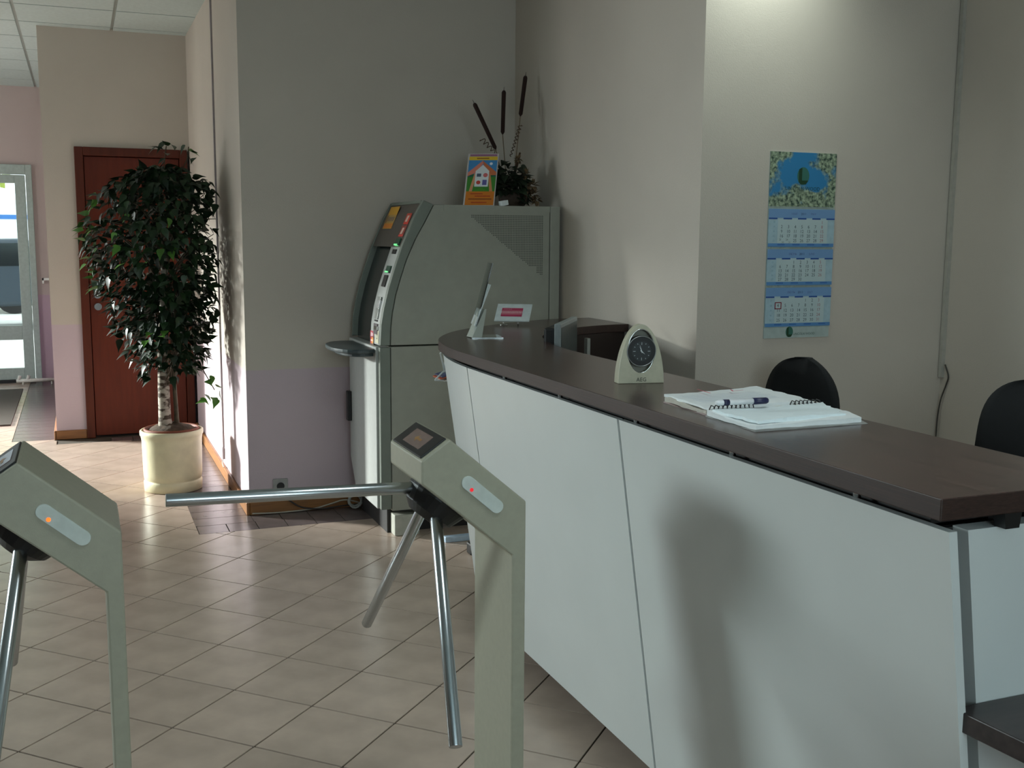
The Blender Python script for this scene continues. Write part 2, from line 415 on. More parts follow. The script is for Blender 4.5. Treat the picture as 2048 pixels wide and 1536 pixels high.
# glazed entrance door, far left
AL = M('pale_green_aluminium', (178, 192, 186), 0.4)
d = bpy.data.objects.new('door_2', None); COL.objects.link(d); struct(d, 'pale green glazed entrance door at the far end', None)
def leafdoor(x0, x1, nm):
    q = MB(); y0, y1 = 11.78, 11.83
    q.box(x0, x0+0.095, y0, y1, 0.03, 2.055); q.box(x1-0.095, x1, y0, y1, 0.03, 2.055)
    q.box(x0+0.095, x1-0.095, y0, y1, 0.03, 0.145); q.box(x0+0.095, x1-0.095, y0, y1, 0.43, 0.572); q.box(x0+0.095, x1-0.095, y0, y1, 1.975, 2.055)
    q.build('door_leaf', AL, d, 0.004)
    g = MB(); g.box(x0+.09, x1-.09, 11.80, 11.808, 0.572, 1.975); g.box(x0+.09, x1-.09, 11.80, 11.808, 0.145, 0.43); g.build('door_pane', GLASS, d)
leafdoor(-1.37, -0.455, 'a'); leafdoor(-2.30, -1.39, 'b')
q = MB(); q.box(-0.45, -0.392, 11.76, 11.86, 0, 2.155); q.box(-3.2, -0.45, 11.76, 11.86, 2.06, 2.155); q.box(-3.2, -2.31, 11.79, 11.83, 0, 2.06); q.build('door_frame', AL, d, 0.004)
bx('threshold', (-2.31, -0.45, 11.74, 11.86, 0, 0.028), BLACKP, d)
hd = MB(); hd.tube([(-1.30, 11.78, 0.95), (-1.30, 11.73, 0.95), (-1.30, 11.73, 1.25), (-1.30, 11.78, 1.25)], 0.012, 8); hd.build('door_handle', CHROME, d)

# vertical cable trunking on the walls (part of the setting)
q = MB(); q.box(0.780, 0.79, 6.735, 6.757, 0.17, ZC); q.box(0.776, 0.79, 6.725, 6.767, 0.075+.03, 0.175)
t1 = struct(q.build('trim_1', M('trunking_grey', (150, 140, 140), 0.5)), None)
q = MB(); q.box(3.562, 3.58, 3.712, 3.730, 0.87, ZC); t2 = struct(q.build('trim_2', M('trunking_pale', (176, 172, 162), 0.5)), None)

# ------------------------------------------------------------------ outside the entrance
gm = M('pale_paving', (225, 222, 214), 0.9, var=0.08, scale=2)  # pale concrete paving, slightly mottled
q = MB(); q.box(-40, 14, 11.95, 60, -0.12, -0.04); q.box(-40, -4.62, -10, 11.95, -0.12, -0.04); struct(q.build('ground', gm))
def car(name, label, loc, rz, body, cabin, scale, plate=None, stripe=None, kind='car'):
    t = thing(name, label, kind, loc); t.rotation_euler.z = rz
    if kind == 'car': prof = [(-2.1, .35), (-2.12, .75), (-1.9, .95), (-1.25, 1.0), (-0.7, 1.42), (0.9, 1.45), (1.6, 1.02), (2.1, .85), (2.15, .4)]; gl = [(-1.12, 1.0), (-0.66, 1.36), (0.86, 1.38), (1.42, 1.03)]
    else: prof = [(-2.4, .4), (-2.45, .9), (-2.3, 1.2), (-1.7, 1.3), (-1.25, 2.1), (2.35, 2.15), (2.42, .4)]; gl = [(-1.62, 1.32), (-1.22, 1.95), (0.2, 1.97), (0.2, 1.32)]
    q = MB(); q.prism(prof[::-1], XZ, -0.85, 0.85); q.build('body', body, t, 0.08, segs=3)
    q = MB(); q.prism(gl[::-1], XZ, -0.857, 0.857); q.build('side_window', cabin, t)
    for x in (-1.35, 1.4):
        for s_ in (-1, 1):
            q = MB(); q.tube([(x, s_*0.87, 0.33), (x, s_*0.65, 0.33)], 0.33, 20, smooth=False); q.build('wheel', BLACKP, t)
    if plate: q = MB(); q.box(-0.26, 0.26, -0.858-0.01, -0.85, 0.42, 0.5); q.build('number_plate', plate, t)
    if stripe: q = MB(); q.box(-2.3, 2.35, -0.865, -0.85, 1.0, 1.2); q.box(-2.0, 2.35, -0.865, -0.85, 1.80, 1.88); q.build('blue_stripe', stripe, t)
    return t
car('car', 'dark saloon car parked outside the entrance glass', (-1.7, 19.5, -0.04), 0.04, M('car_paint', (46, 58, 68), 0.3), M('car_glass', (20, 26, 30), 0.1), 1, plate=M('plate', (220, 226, 120), 0.5))
car('van', 'white van with blue stripes behind the dark car', (-2.6, 23.5, -0.04), 0.03, M('van_paint', (238, 242, 244), 0.3), M('car_glass', (20, 26, 30), 0.1), 1, stripe=M('blue_stripe', (60, 120, 190), 0.4), kind='van')
t = thing('street_sign', 'red square sign on a pole beyond the van', 'sign', (-2.9, 27, -0.04))
q = MB(); q.tube([(0, 0, 0), (0, 0, 3.0)], 0.03, 8); q.build('pole', M('pole_grey', (150, 150, 150), 0.5), t)
q = MB(); q.box(-0.2, 0.2, -0.03, -0.01, 2.3, 2.75); q.build('sign_plate', M('sign_red', (205, 40, 60), 0.5), t)
t = thing('tree', 'leafy yellow green tree beyond the parked van', 'tree', (-3.6, 34, -0.04))
q = MB(); q.tube([(0, 0, 0), (0.1, 0, 2.2), (0, 0, 4)], [0.22, 0.16, 0.1], 10); q.build('trunk', M('tree_bark', (90, 75, 60), 0.9, var=.3), t)
q = MB()
for k in range(2600):
    a, b_, rr = random.uniform(0, 2*PI), random.uniform(-1, 1), random.uniform(.55, 1)
    s_ = math.sqrt(1-b_*b_); c = Vector((3.0*rr*s_*math.cos(a), 2.6*rr*s_*math.sin(a), 5.0+2.6*rr*b_))
    ax = Vector((random.uniform(-1, 1), random.uniform(-1, 1), random.uniform(-1, 1))).normalized()*0.17; ay = ax.orthogonal().normalized()*0.1
    q.add([c-ax, c+ay, c+ax, c-ay], [(0, 1, 2, 3)])
tag(q.build('foliage', M('tree_leaves', (190, 200, 110), 0.7, island=.3), t), kind='stuff')

# low heating pipe and wall bracket at the far end
q = MB(); q.tube([(-0.62, 11.55, 0.045), (-0.24, 11.55, 0.045)], 0.018, 10); q.tube([(-0.60, 11.55, 0.045), (-0.585, 11.55, 0.095)], 0.016, 8); q.tube([(-0.52, 11.55, 0.045), (-0.505, 11.55, 0.095)], 0.016, 8)
for x in (-0.56, -0.3): q.tube([(x, 11.55, 0), (x, 11.55, 0.04)], 0.008, 8)
tag(q.build('heating_pipe', M('pipe_white', (225, 222, 214), 0.4)), 'white low pipe on the floor by the entrance door', 'pipe')
q = MB(); q.box(-0.345, -0.33, 11.74, 11.80, 0.99, 1.045); q.box(-0.345, -0.25, 11.74, 11.752, 1.022, 1.045)
tag(q.build('wall_hook', M('hook_white', (245, 245, 240), .4)), 'small white bracket on the pink wall beside the entrance door', 'bracket')
# entrance mat
q = MB(); q.box(-2.6, -0.545, 9.09, 11.2, 0.0006, 0.012)
tag(q.build('doormat', M('mat_brown', (74, 68, 58), 0.9, bump=.6, bscale=300)), 'dark brown entrance mat before the glazed door', 'mat')

# ------------------------------------------------------------------ turnstiles
def turnstile(name, label, ox, oy, led, ledname):
    t = thing(name, label, 'turnstile', (0.877+ox, 2.262+oy, 0), 'tripod turnstiles')
    X0, Y0 = 0.877, 2.262
    def lo(p): return (p[0]-X0, p[1]-Y0, p[2])
    # profile in x-z, extruded over y
    prof = [(0.8635, 0.0), (0.896, 0.0), (0.896, 0.900), (0.718, 1.051), (0.655, 1.008), (0.655, 0.957), (0.8635, 0.780)]
    q = MB(); q.prism([(x-X0, z) for x, z in prof], XZ, 0.124, -0.123)
    q.build('housing', TURN, t, 0.004)
    bx('base_plate', (-0.05, 0.05, -0.15, 0.15, 0, 0.008), STEEL, t, 0.002)
    # card reader window on the upper end: face between (0.655,1.008) and (0.718,1.051)
    o = Vector((0.6865-X0, 0, 1.0295)); ux = Vector((0.826, 0, 0.564)); n = Vector((-0.564, 0, 0.826)); uy = Vector((0, 1, 0))
    q = MB(); q.obox(o+n*0.001, ux*0.0345, uy*0.108, n*0.003); rd = q.build('card_reader', BLACKP, t, 0.002)
    q = MB(); q.obox(o+n*0.0038, ux*0.0215, uy*0.060, n*0.0012); q.build('reader_window', M('reader_screen', (112, 92, 86), 0.2), rd)
    p = Print(o+n*0.005, uy, -ux)
    p.poly([(-.028, -.003), (0.0, -.003), (0.0, -.010), (.018, 0), (0.0, .010), (0.0, .003), (-.028, .003)], (146, 108, 62)); p.build('arrow_mark', rd)
    # indicator lozenge on the near plate, sloping with the housing
    q = MB(); a0, a1 = (0.7585, 0.9535), (0.825, 0.8955); rr = 0.0150
    dx, dz = a1[0]-a0[0], a1[1]-a0[1]; an = math.atan2(dz, dx); pts = []
    for k in range(13): w_ = an+PI/2+PI*k/12; pts.append((a0[0]+rr*math.cos(w_)-X0, a0[1]+rr*math.sin(w_)))
    for k in range(13): w_ = an-PI/2+PI*k/12; pts.append((a1[0]+rr*math.cos(w_)-X0, a1[1]+rr*math.sin(w_)))
    q.prism(pts, XZ, -0.122, -0.1275); lz = q.build('indicator_panel', M('indicator_lens', (198, 206, 200), 0.35), t, 0.001)
    q = MB(); q.tube([(0.766-X0, -0.127, 0.938), (0.766-X0, -0.1285, 0.938)], 0.0042, 14); q.build('indicator_light', led, lz)
    # hub under the slope
    ax = Vector((-0.63, 0, -0.777)); hc = Vector((0.735-X0, 0, 0.900))
    q = MB(); q.tube([hc-ax*0.02, hc+ax*0.012, hc+ax*0.045, hc+ax*0.062], [0.075, 0.075, 0.062, 0.040], 28, smooth=False)
    q.build('hub', BLACKP, t, 0.002)
    c = Vector((0.720-X0, 0, 0.921))
    for dv in ((-1, 0, 0.030), (-0.125, -0.635, -0.762), (-0.115, 0.635, -0.764)):
        dv = Vector(dv).normalized(); q = MB()
        q.tube([c+dv*0.045, c+dv*0.576], 0.0137, 24); q.build('barrier_arm', STEEL, t, 0.0015)
    return t
turnstile('turnstile', 'pale green tripod turnstile beside the reception counter with three visible steel arms', 0, 0, M('led_red', (235, 40, 50), 0.4, emit=0.6), 'red')
turnstile('turnstile', 'left tripod turnstile with orange light, cut by the photo edge', -0.841, 0.049, M('led_orange', (255, 110, 30), 0.4, emit=1.5), 'orange')

# ------------------------------------------------------------------ reception counter
ct = thing('reception_counter', 'curved white reception counter with dark wenge top', 'counter', (1.4, 2.6, 0))
def par(o, root): o.parent = root; o.matrix_parent_inverse = Matrix.Translation(-Vector(root.location)); return o
def spline(P, n=8):
    out = []
    for i in range(len(P)-1):
        p0 = Vector(P[max(i-1, 0)]); p1 = Vector(P[i]); p2 = Vector(P[i+1]); p3 = Vector(P[min(i+2, len(P)-1)])
        for k in range(n):
            t_ = k/n; out.append(tuple(0.5*((2*p1)+(-p0+p2)*t_+(2*p0-5*p1+4*p2-p3)*t_*t_+(-p0+3*p1-3*p2+p3)*t_**3)))
    out.append(tuple(P[-1])); return out
curve = spline([(1.185, 3.25), (1.187, 3.45), (1.205, 3.65), (1.25, 3.86), (1.335, 4.05), (1.45, 4.22), (1.60, 4.37), (1.78, 4.515), (1.98, 4.64), (2.15, 4.70), (2.300, 4.715)], 5)
inner = spline([(2.300, 4.31), (2.15, 4.285), (1.983, 4.206), (1.86, 4.11), (1.76, 3.995), (1.675, 3.85), (1.60, 3.60), (1.565, 3.35)], 5)
top = [(1.185, 1.218)]+curve+inner+[(1.56, 1.218)]
q = MB(); q.prism(top[::-1], XY, 1.094, 1.059)
for i_, f_ in enumerate(q.f):
    if len(f_) == 4: q.mi[i_] = 1
tp = q.build('countertop', [WENGE, WENGE_E], None, 0.002); par(tp, ct)
# front panels: ruled between an upper and a lower line, slanting inward
def off(path, dd):
    o = []
    for i, p in enumerate(path):
        a = Vector(path[max(i-1, 0)]); b = Vector(path[min(i+1, len(path)-1)]); t_ = (b-a).normalized()
        o.append((p[0]+t_.y*dd, p[1]-t_.x*dd))
    return o
line = [(1.185, 1.218), (1.185, 2.30), (1.185, 3.0)]+[p for p in curve if p[1] >= 3.25]
def panel(path, name='front_panel', z1=1.041, z0=0.10, ins0=0.018, slope=0.140):
    hi = off(path, ins0); lo = off(path, ins0+slope*(z1-z0)); hi2 = off(path, ins0+0.016); lo2 = off(path, ins0+0.016+slope*(z1-z0))
    n = len(path); q = MB()
    vs = [(*p, z1) for p in hi]+[(*p, z0) for p in lo]+[(*p, z1) for p in hi2]+[(*p, z0) for p in lo2]
    fs = []
    for i in range(n-1):
        fs += [(i, i+1, n+i+1, n+i), (2*n+i+1, 2*n+i, 3*n+i, 3*n+i+1), (i+1, i, 2*n+i, 2*n+i+1), (n+i, n+i+1, 3*n+i+1, 3*n+i)]
    fs += [(0, n, 3*n, 2*n), (n-1, 2*n+n-1, 3*n+n-1, n+n-1)]
    q.add(vs, fs); o = q.build(name, PANEL); par(o, ct); return o
g = 0.0055
panel([(1.185, 1.218), (1.185, 2.30-g)]); panel([(1.185, 2.30+g), (1.185, 3.404-g)])
cv = [p for p in curve if p[1] > 3.42]
idx = len(cv)//2
panel([(1.186, 3.404+g)]+cv[:idx]); panel([(cv[idx-1][0]+g*.7, cv[idx-1][1]+g*.7)]+cv[idx:-1])
# dark carcass behind the panels, plinth
lin2 = [(1.185, 1.30), (1.185, 3.0)]+[p for p in curve[:-1]]
def solid(path, i0, i1, z0, z1, name, m):
    a = off(path, i0); b = off(path, i1); q = MB()
    poly = a+b[::-1]; q.prism(poly[::-1], XY, z1, z0); o = q.build(name, m); par(o, ct); return o
solid([p_ for p_ in lin2 if p_[1] < 3.4], 0.40, 0.42, 0.0, 0.12, 'plinth', M('plinth_brown', (50, 34, 28), 0.5))
solid([p_ for p_ in lin2 if p_[1] < 3.4], 0.19, 0.42, 0.112, 0.128, 'bottom_panel', CARC)
solid(lin2, 0.18, 0.196, 0.12, 1.059, 'inner_panel', CARC)
solid(lin2, 0.06, 0.18, 1.030, 1.058, 'support_rail', CARC)
# metal stand-offs between panel and top
for y in (1.45, 1.83, 2.24, 2.68, 3.1):
    q = MB(); q.tube([(1.222, y, 1.036), (1.222, y, 1.062)], 0.007, 10); par(q.build('spacer', CHROME), ct)
# end return facing the entrance of the desk
q = MB(); q.prism([(1.263, 1.033), (1.263+.14*.933, .10), (1.56, .10), (1.56, 1.033)], XZ, 1.240, 1.272); par(q.build('end_panel', PANEL), ct)
q = MB(); q.prism([(1.252, 1.03), (1.252+.14*.93, .0), (1.275+.14*.93, 0), (1.30, 1.03)], XZ, 1.2725, 1.285); par(q.build('end_post', M('post_dark', (40, 40, 38), 0.5)), ct)
q = MB(); q.box(1.43, 1.55, 1.2855, 1.297, 0.0, 1.059); par(q.build('inner_end_panel', CARC), ct)
for x in (1.335, 1.50):
    q = MB(); q.prism([(x-.014, 1.0335), (x+.014, 1.0335), (x+.018, 1.0595), (x-.018, 1.0595)], XZ, 1.222, 1.245); par(q.build('bracket', BLACKP), ct)
# pale upright inside the work bay
q = MB(); q.box(1.992, 2.006, 4.10, 4.13, 0.95, 1.055); par(q.build('support_strip', M('strip_pale', (150, 150, 142), 0.4)), ct)
q = MB(); q.prism([(2.29, 4.33), (1.983, 4.226), (1.86, 4.13), (1.76, 4.015), (1.75, 4.03), (1.85, 4.15), (1.975, 4.245), (2.29, 4.35)], XY, 0.73, 1.058); par(q.build('bay_panel', M('bay_brown', (44, 33, 29), 0.5)), ct)
# inner work desk at sitting height
q = MB(); q.prism([(1.50, 1.30), (2.12, 1.30), (2.12, 3.30), (2.29, 3.72), (2.29, 4.30), (1.98, 4.20), (1.76, 3.98), (1.60, 3.58), (1.50, 3.2)], XY, 0.70, 0.73)
par(q.build('work_desk', WENGE), ct)
for p in ((2.05, 1.4), (2.05, 3.1), (2.22, 4.2)):
    q = MB(); q.tube([(p[0], p[1], 0), (p[0], p[1], 0.70)], 0.025, 12); par(q.build('desk_leg', STEEL), ct)

# low side desk at lower right
sd = thing('side_desk', 'low dark wenge side desk at the end of the reception counter', 'desk', (1.7, 0.9, 0))
q = MB(); q.prism([(1.254, 1.2385), (1.265, 1.109), (1.30, 0.62), (2.30, 0.62), (2.30, 1.2385)], XY, 0.745, 0.712)
par(q.build('desktop', M('wenge_desk', (48, 39, 38), 0.3, var=0.25, scale=9, stretch=(1, 9, 9)), None, 0.002), sd)
q = MB(); q.box(1.58, 2.28, 1.20, 1.218, 0.08, 0.712); par(q.build('modesty_panel', PANEL), sd)
for x, y in ((1.42, 0.72), (2.22, 0.72), (2.22, 1.1), (1.45, 1.1)):
    q = MB(); q.tube([(x, y, 0), (x, y, 0.712)], 0.02, 12); par(q.build('leg', STEEL), sd)

# ------------------------------------------------------------------ cash machine
at = thing('cash_machine', 'grey bank cash machine with curved front standing against the back wall', 'cash machine', (1.84, 5.33, 0))
YF, YB = 5.034, 5.625
jt = [(1.611, 1.634), (1.567, 1.552), (1.519, 1.470), (1.471, 1.366), (1.441, 1.276), (1.417, 1.197), (1.399, 1.108), (1.391, 1.035), (1.389, 0.955)]
ot = [(1.557, 1.655), (1.512, 1.575), (1.448, 1.430), (1.413, 1.332), (1.382, 1.237), (1.356, 1.136), (1.342, 1.057), (1.336, 0.955)]
q = MB(); q.prism([(2.224, 0.952), (2.224, 1.634)]+jt, XZ, YF, YB); par(q.build('upper_body', ATMB, None, 0.004), at)
q = MB(); q.prism([(2.224, 0.13), (2.224, 0.948), (1.389, 0.948), (1.389, 0.13)], XZ, YF, YB); par(q.build('lower_body', ATMB, None, 0.004), at)
q = MB(); q.box(2.227, 2.281, YF, YB, 0.13, 1.634); par(q.build('rear_panel', ATMB, None, 0.003), at)
bx_ = MB(); bx_.box(1.66, 2.224, YF-.0025, YF, 1.606, 1.634); par(bx_.build('top_lip', ATMB), at)
# fascia shell (two cheeks plus front skin pieces)
def fascia_poly(inset): return [(x+inset, z) for x, z in ot]
jj = [(x-0.003, z) for x, z in jt[::-1]]
near_poly = ot+jj
for (ya, yb) in ((YF, YF+0.035), (YB-0.012, YB)):
    q = MB(); q.prism(near_poly[::-1], XZ, yb, ya); par(q.build('fascia_cheek', ATMF, None, 0.004), at)
def skin(name, y0, y1, inset, m, a=0, b=len(ot)):
    q = MB(); P = ot[a:b]; o1 = [(x+inset, z-inset*0.3) for x, z in P]; o2 = [(x+inset+0.012, z-inset*0.3) for x, z in P]
    q.prism((o1+o2[::-1])[::-1], XZ, y1, y0, smooth=False); o = q.build(name, m); par(o, at); return o
ctrl = skin('control_panel', YF+0.035, YF+0.215, 0.006, ATML, 2)
scr = skin('screen_bay', YF+0.215, YB-0.012, 0.030, M('dark_bay', (30, 36, 35), 0.25), 1)
hdp = skin('header_panel', YF+0.035, YB-0.012, 0.006, M('header_brown', (84, 76, 70), 0.4), 0, 3)
q = MB(); q.prism([(1.557, 1.655), (1.611, 1.634), (1.60, 1.62), (1.55, 1.64)], XZ, YB-.03, YF+.035); par(q.build('fascia_top', ATMF), at)
# lower front: light door with slot, sloping foot cut
q = MB(); q.prism([(1.334, 0.945), (1.386, 0.945), (1.386, 0.14), (1.334, 0.14)], XZ, YF, YF+0.035); par(q.build('lower_cheek', ATMF, None, 0.003), at)
q = MB(); q.prism([(YF+0.035, 0.14), (YB-0.12, 0.14), (YB, 0.30), (YB, 0.945), (YF+0.035, 0.945)], YZ, 1.322, 1.386); dr = q.build('lower_door', ATML, None, 0.004); par(dr, at)
q = MB(); q.box(1.300, 1.323, YB-0.045, YB-0.005, 0.50, 0.66); o = q.build('door_pull', BLACKP, None, 0.004); par(o, at)
q = MB(); q.box(1.384, 2.20, YF+0.08, YB, 0.0, 0.13); par(q.build('underside', CARC), at)
q = MB(); q.box(1.402, 1.53, YF+0.002, YF+0.10, 0.0, 0.105); o = q.build('foot', M('foot_pale', (178, 178, 166), .5), None, 0.004); par(o, at)
q = MB(); q.box(2.10, 2.22, YF+0.002, YF+0.10, 0.0, 0.13); o = q.build('foot', M('foot_pale', (178, 178, 166), .5), None, 0.004); par(o, at)
q = MB(); q.box(1.395, 1.66, YF-0.001, YF+.002, 0.128, 0.1305); par(q.build('hinge', BLACKP), at)
# shelf
sh = [(1.334, 5.09), (1.26, 5.07), (1.19, 5.10), (1.145, 5.20), (1.140, 5.32), (1.155, 5.44), (1.20, 5.53), (1.27, 5.56), (1.334, 5.55)]
q = MB(); q.prism(spline(sh, 3), XY, 0.915, 0.935); q.prism(spline([(x*0.8+1.334*.2, y*.86+5.32*.14) for x, y in sh], 3), XY, 0.895, 0.915)
par(q.build('writing_shelf', M('shelf_slate', (62, 72, 74), 0.35), None, 0.006), at)
# devices on the control strip: interpolate position along the curved front
def at_front(z):
    P = ot[::-1]
    for (x0, z0), (x1, z1) in zip(P, P[1:]):
        if z0 <= z <= z1:
            k = (z-z0)/(z1-z0); return x0+(x1-x0)*k, Vector((x1-x0, 0, z1-z0)).normalized()
    return P[-1][0], Vector((0, 0, 1))
def dev(name, z, yc, hw, hh, proud, m, root=ctrl):
    x, tv = at_front(z); n = Vector((-tv.z, 0, tv.x)); q = MB()
    q.obox(Vector((x+0.006, yc, z))+n*(proud/2), Vector((0, hw, 0)), tv*hh, n*(abs(proud)/2+0.001)); o = q.build(name, m, root, 0.001); return o
GRN = M('green_light', (120, 235, 150), 0.5, emit=0.7); DGR = M('slot_green', (12, 62, 40), 0.4)
DKS = M('slot_dark', (30, 26, 27), 0.3)
YM = YF+0.12
dev('receipt_slot', 1.452, YM-.005, 0.035, 0.018, 0.006, DGR); dev('slot_light', 1.437, YM+.002, 0.026, 0.004, 0.009, GRN)
dev('key_pad_cover', 1.405, YM, 0.03, 0.012, 0.004, DKS)
dev('card_slot', 1.318, YM-.005, 0.035, 0.018, 0.006, DGR); dev('slot_light', 1.305, YM+.002, 0.026, 0.004, 0.009, GRN)
dev('card_reader_bezel', 1.262, YM, 0.03, 0.03, 0.005, DKS); dev('key_pad', 1.13, YM, 0.028, 0.055, 0.005, M('metal_grey', (140, 142, 138), .35, metal=.6))
dev('key_row', 1.148, YM-.01, 0.02, 0.02, 0.008, M('metal_pale', (205, 205, 205), .25, metal=.5))  # paler metal than the key pad
dev('cash_slot', 1.068, YM, 0.024, 0.004, 0.004, DKS); dev('cash_tray', 1.028, YM-.006, 0.035, 0.026, 0.004, M('tray', (84, 74, 76), .4)); dev('tray_lip', 1.034, YM-.02, 0.028, 0.009, 0.009, CHROME)
def sticker(name, z, yc, hw, hh, draw, bg_, inset=0.006, root=None):
    x, tv = at_front(z); n = Vector((-tv.z, 0, tv.x)); c = Vector((x+inset, yc, z))+n*0.0015
    p = Print(c, (0, -1, 0), tv); p.rect(-hw, hw, -hh, hh, bg_, 0); draw(p); return p.build(name, root or ctrl)
sticker('red_card_logo', 0.995, YF+.185, .032, .018, lambda p: (p.rect(-.02, .0, -.010, .010, (238, 205, 210), 1), p.rect(.006, .022, -.008, .008, (232, 200, 205), 1)), (190, 38, 62))
sticker('orange_card_logo', 0.966, YF+.178, .036, .022, lambda p: (p.disc(-.010, 0, .017, (214, 40, 30), 1), p.disc(.012, 0, .017, (240, 160, 30), 2), p.rect(-.02, .02, -.004, .004, (244, 210, 190), 3)), (70, 36, 24))
sticker('pale_sticker', 0.991, YF+.085, .030, .030, lambda p: (p.rect(-.012, .012, -.012, .012, (120, 118, 96), 1), p.rect(-.007, .007, -.006, .006, (214, 210, 180), 2)), (206, 202, 172))
for z, k in ((1.565, 0), (1.505, 1)):
    sticker('red_card_label', z, YF+.12, .042, .030, lambda p: (p.poly([(-.028, -.015), (.006, -.015), (.016, .018), (-.018, .018)], (222, 186, 170), 1), p.rect(-.038, .038, -.028, -.018, (214, 60, 46), 1)), (196, 70, 48) if k == 0 else (150, 62, 48), .006, hdp)
x, tv = at_front(1.575); n = Vector((-tv.z, 0, tv.x)); p = Print(Vector((x+.008, YF+.44, 1.575))+n*.002, (0, -1, 0), tv)
p.rect(-.085, .085, -.062, .062, (206, 150, 50), 0); p.rect(-.08, .08, .018, .056, (216, 160, 40), 1); p.rect(-.08, .08, -.058, -.034, (214, 128, 34), 1); p.rect(-.08, .08, -.03, .014, (186, 150, 84), 1)
p.poly([(-.072, -.03), (-.06, -.03), (-.058, .012), (-.066, .016), (-.074, .0)], (90, 60, 44), 2)
for k in range(4): p.rect(-.045+k*.03, -.028+k*.03, -.02, .004, (96, 84, 88), 2)
o = p.build('yellow_bank_label', None); par(o, at)
# perforated vent field, stepped outline, cut into the upper side
q = MB()
for i in range(44):
    for j in range(34):
        xx = 1.805+0.0088*i; zz = 1.585-0.0088*j
        if xx > 2.185: continue
        if j > 3+0.78*i-2: continue
        if j > 28 and i < 40: continue
        q.box(xx-.0026, xx+.0026, YF-.0006, YF+.001, zz-.0026, zz+.0026)
o = tag(q.build('vent_perforation', M('vent_dark', (84, 86, 78), 0.7)), kind='stuff'); par(o, at)

# leaflet card, arrangement and paper scrap on top of the machine
def slab(name, bl, uu, lean, w_, h_, th, mat_, parent=None, bevel=0):
    uu = Vector((uu[0], uu[1], 0)).normalized(); v = Vector((-uu.y*lean, uu.x*lean, math.sqrt(h_*h_-lean*lean))).normalized(); n = uu.cross(v)
    q = MB(); c = Vector(bl)+uu*w_/2+v*h_/2-n*(th/2); q.obox(c, uu*w_/2, v*h_/2, n*th/2); o = q.build(name, mat_, parent, bevel); return o, uu, v, n
cd = thing('advertising_card', 'colourful leaflet card standing on the cash machine', 'card')
BL = (1.816, 5.20, 1.636); W_, H_ = .160, .300
o, uu, v, n = slab('card_backing', BL, (.85, -.52), .135, W_, H_, .004, M('card_white', (196, 188, 184), .5), cd)
p = Print(Vector(BL)+n*.0004, uu, v); X = lambda a: a*W_; Yy = lambda a: a*H_
p.rect(X(.05), X(.97), Yy(.01), Yy(.27), (206, 118, 30), 0)
p.rect(X(.05), X(.97), Yy(.27), Yy(.60), (60, 130, 44), 0); p.rect(X(.05), X(.97), Yy(.55), Yy(.87), (66, 136, 190), 0)
p.rect(X(.05), X(.97), Yy(.87), Yy(.94), (226, 186, 46), 0); p.rect(X(.07), X(.95), Yy(.945), Yy(.985), (150, 100, 130), 0)
p.poly([(X(.05), Yy(.63)), (X(.05), Yy(.56)), (X(.28), Yy(.62)), (X(.52), Yy(.80)), (X(.50), Yy(.86))], (218, 130, 110), 1)
p.poly([(X(.50), Yy(.86)), (X(.54), Yy(.78)), (X(.74), Yy(.58)), (X(.97), Yy(.58)), (X(.97), Yy(.64))], (196, 108, 66), 1)
p.poly([(X(.14), Yy(.27)), (X(.24), Yy(.27)), (X(.34), Yy(.62)), (X(.27), Yy(.62))], (214, 150, 110), 1)
p.poly([(X(.80), Yy(.27)), (X(.90), Yy(.27)), (X(.78), Yy(.62)), (X(.71), Yy(.62))], (206, 136, 90), 1)
p.poly([(X(.30), Yy(.36)), (X(.74), Yy(.36)), (X(.74), Yy(.66)), (X(.52), Yy(.78)), (X(.30), Yy(.66))], (222, 226, 226), 2)
p.rect(X(.35), X(.49), Yy(.55), Yy(.61), (80, 90, 110), 3); p.disc(X(.63), Yy(.58), .012, (214, 110, 110), 3); p.disc(X(.42), Yy(.44), .011, (200, 70, 60), 3); p.rect(X(.55), X(.69), Yy(.39), Yy(.49), (100, 96, 160), 3)
p.poly([(X(.30), Yy(.28)), (X(.76), Yy(.28)), (X(.52), Yy(.34))], (74, 140, 40), 2)
p.disc(X(.78), Yy(.80), .008, (232, 236, 244), 2)
for k, (a, b_, yv) in enumerate(((.2, .6, .215), (.35, .85, .17), (.15, .9, .115), (.25, .75, .05))): p.rect(X(a), X(b_), Yy(yv), Yy(yv+.018), (176, 62, 30) if k != 2 else (120, 60, 30), 2)
p.rect(X(.3), X(.7), Yy(.895), Yy(.915), (150, 90, 30), 2)
p.build('printed_picture', cd)
q = MB(); q.obox(Vector(BL)+uu*W_/2+Vector((.035, .055, .001)), uu*W_/2, Vector((.03, .05, 0)), (0, 0, .001)); q.build('card_foot', ACRYL, cd)

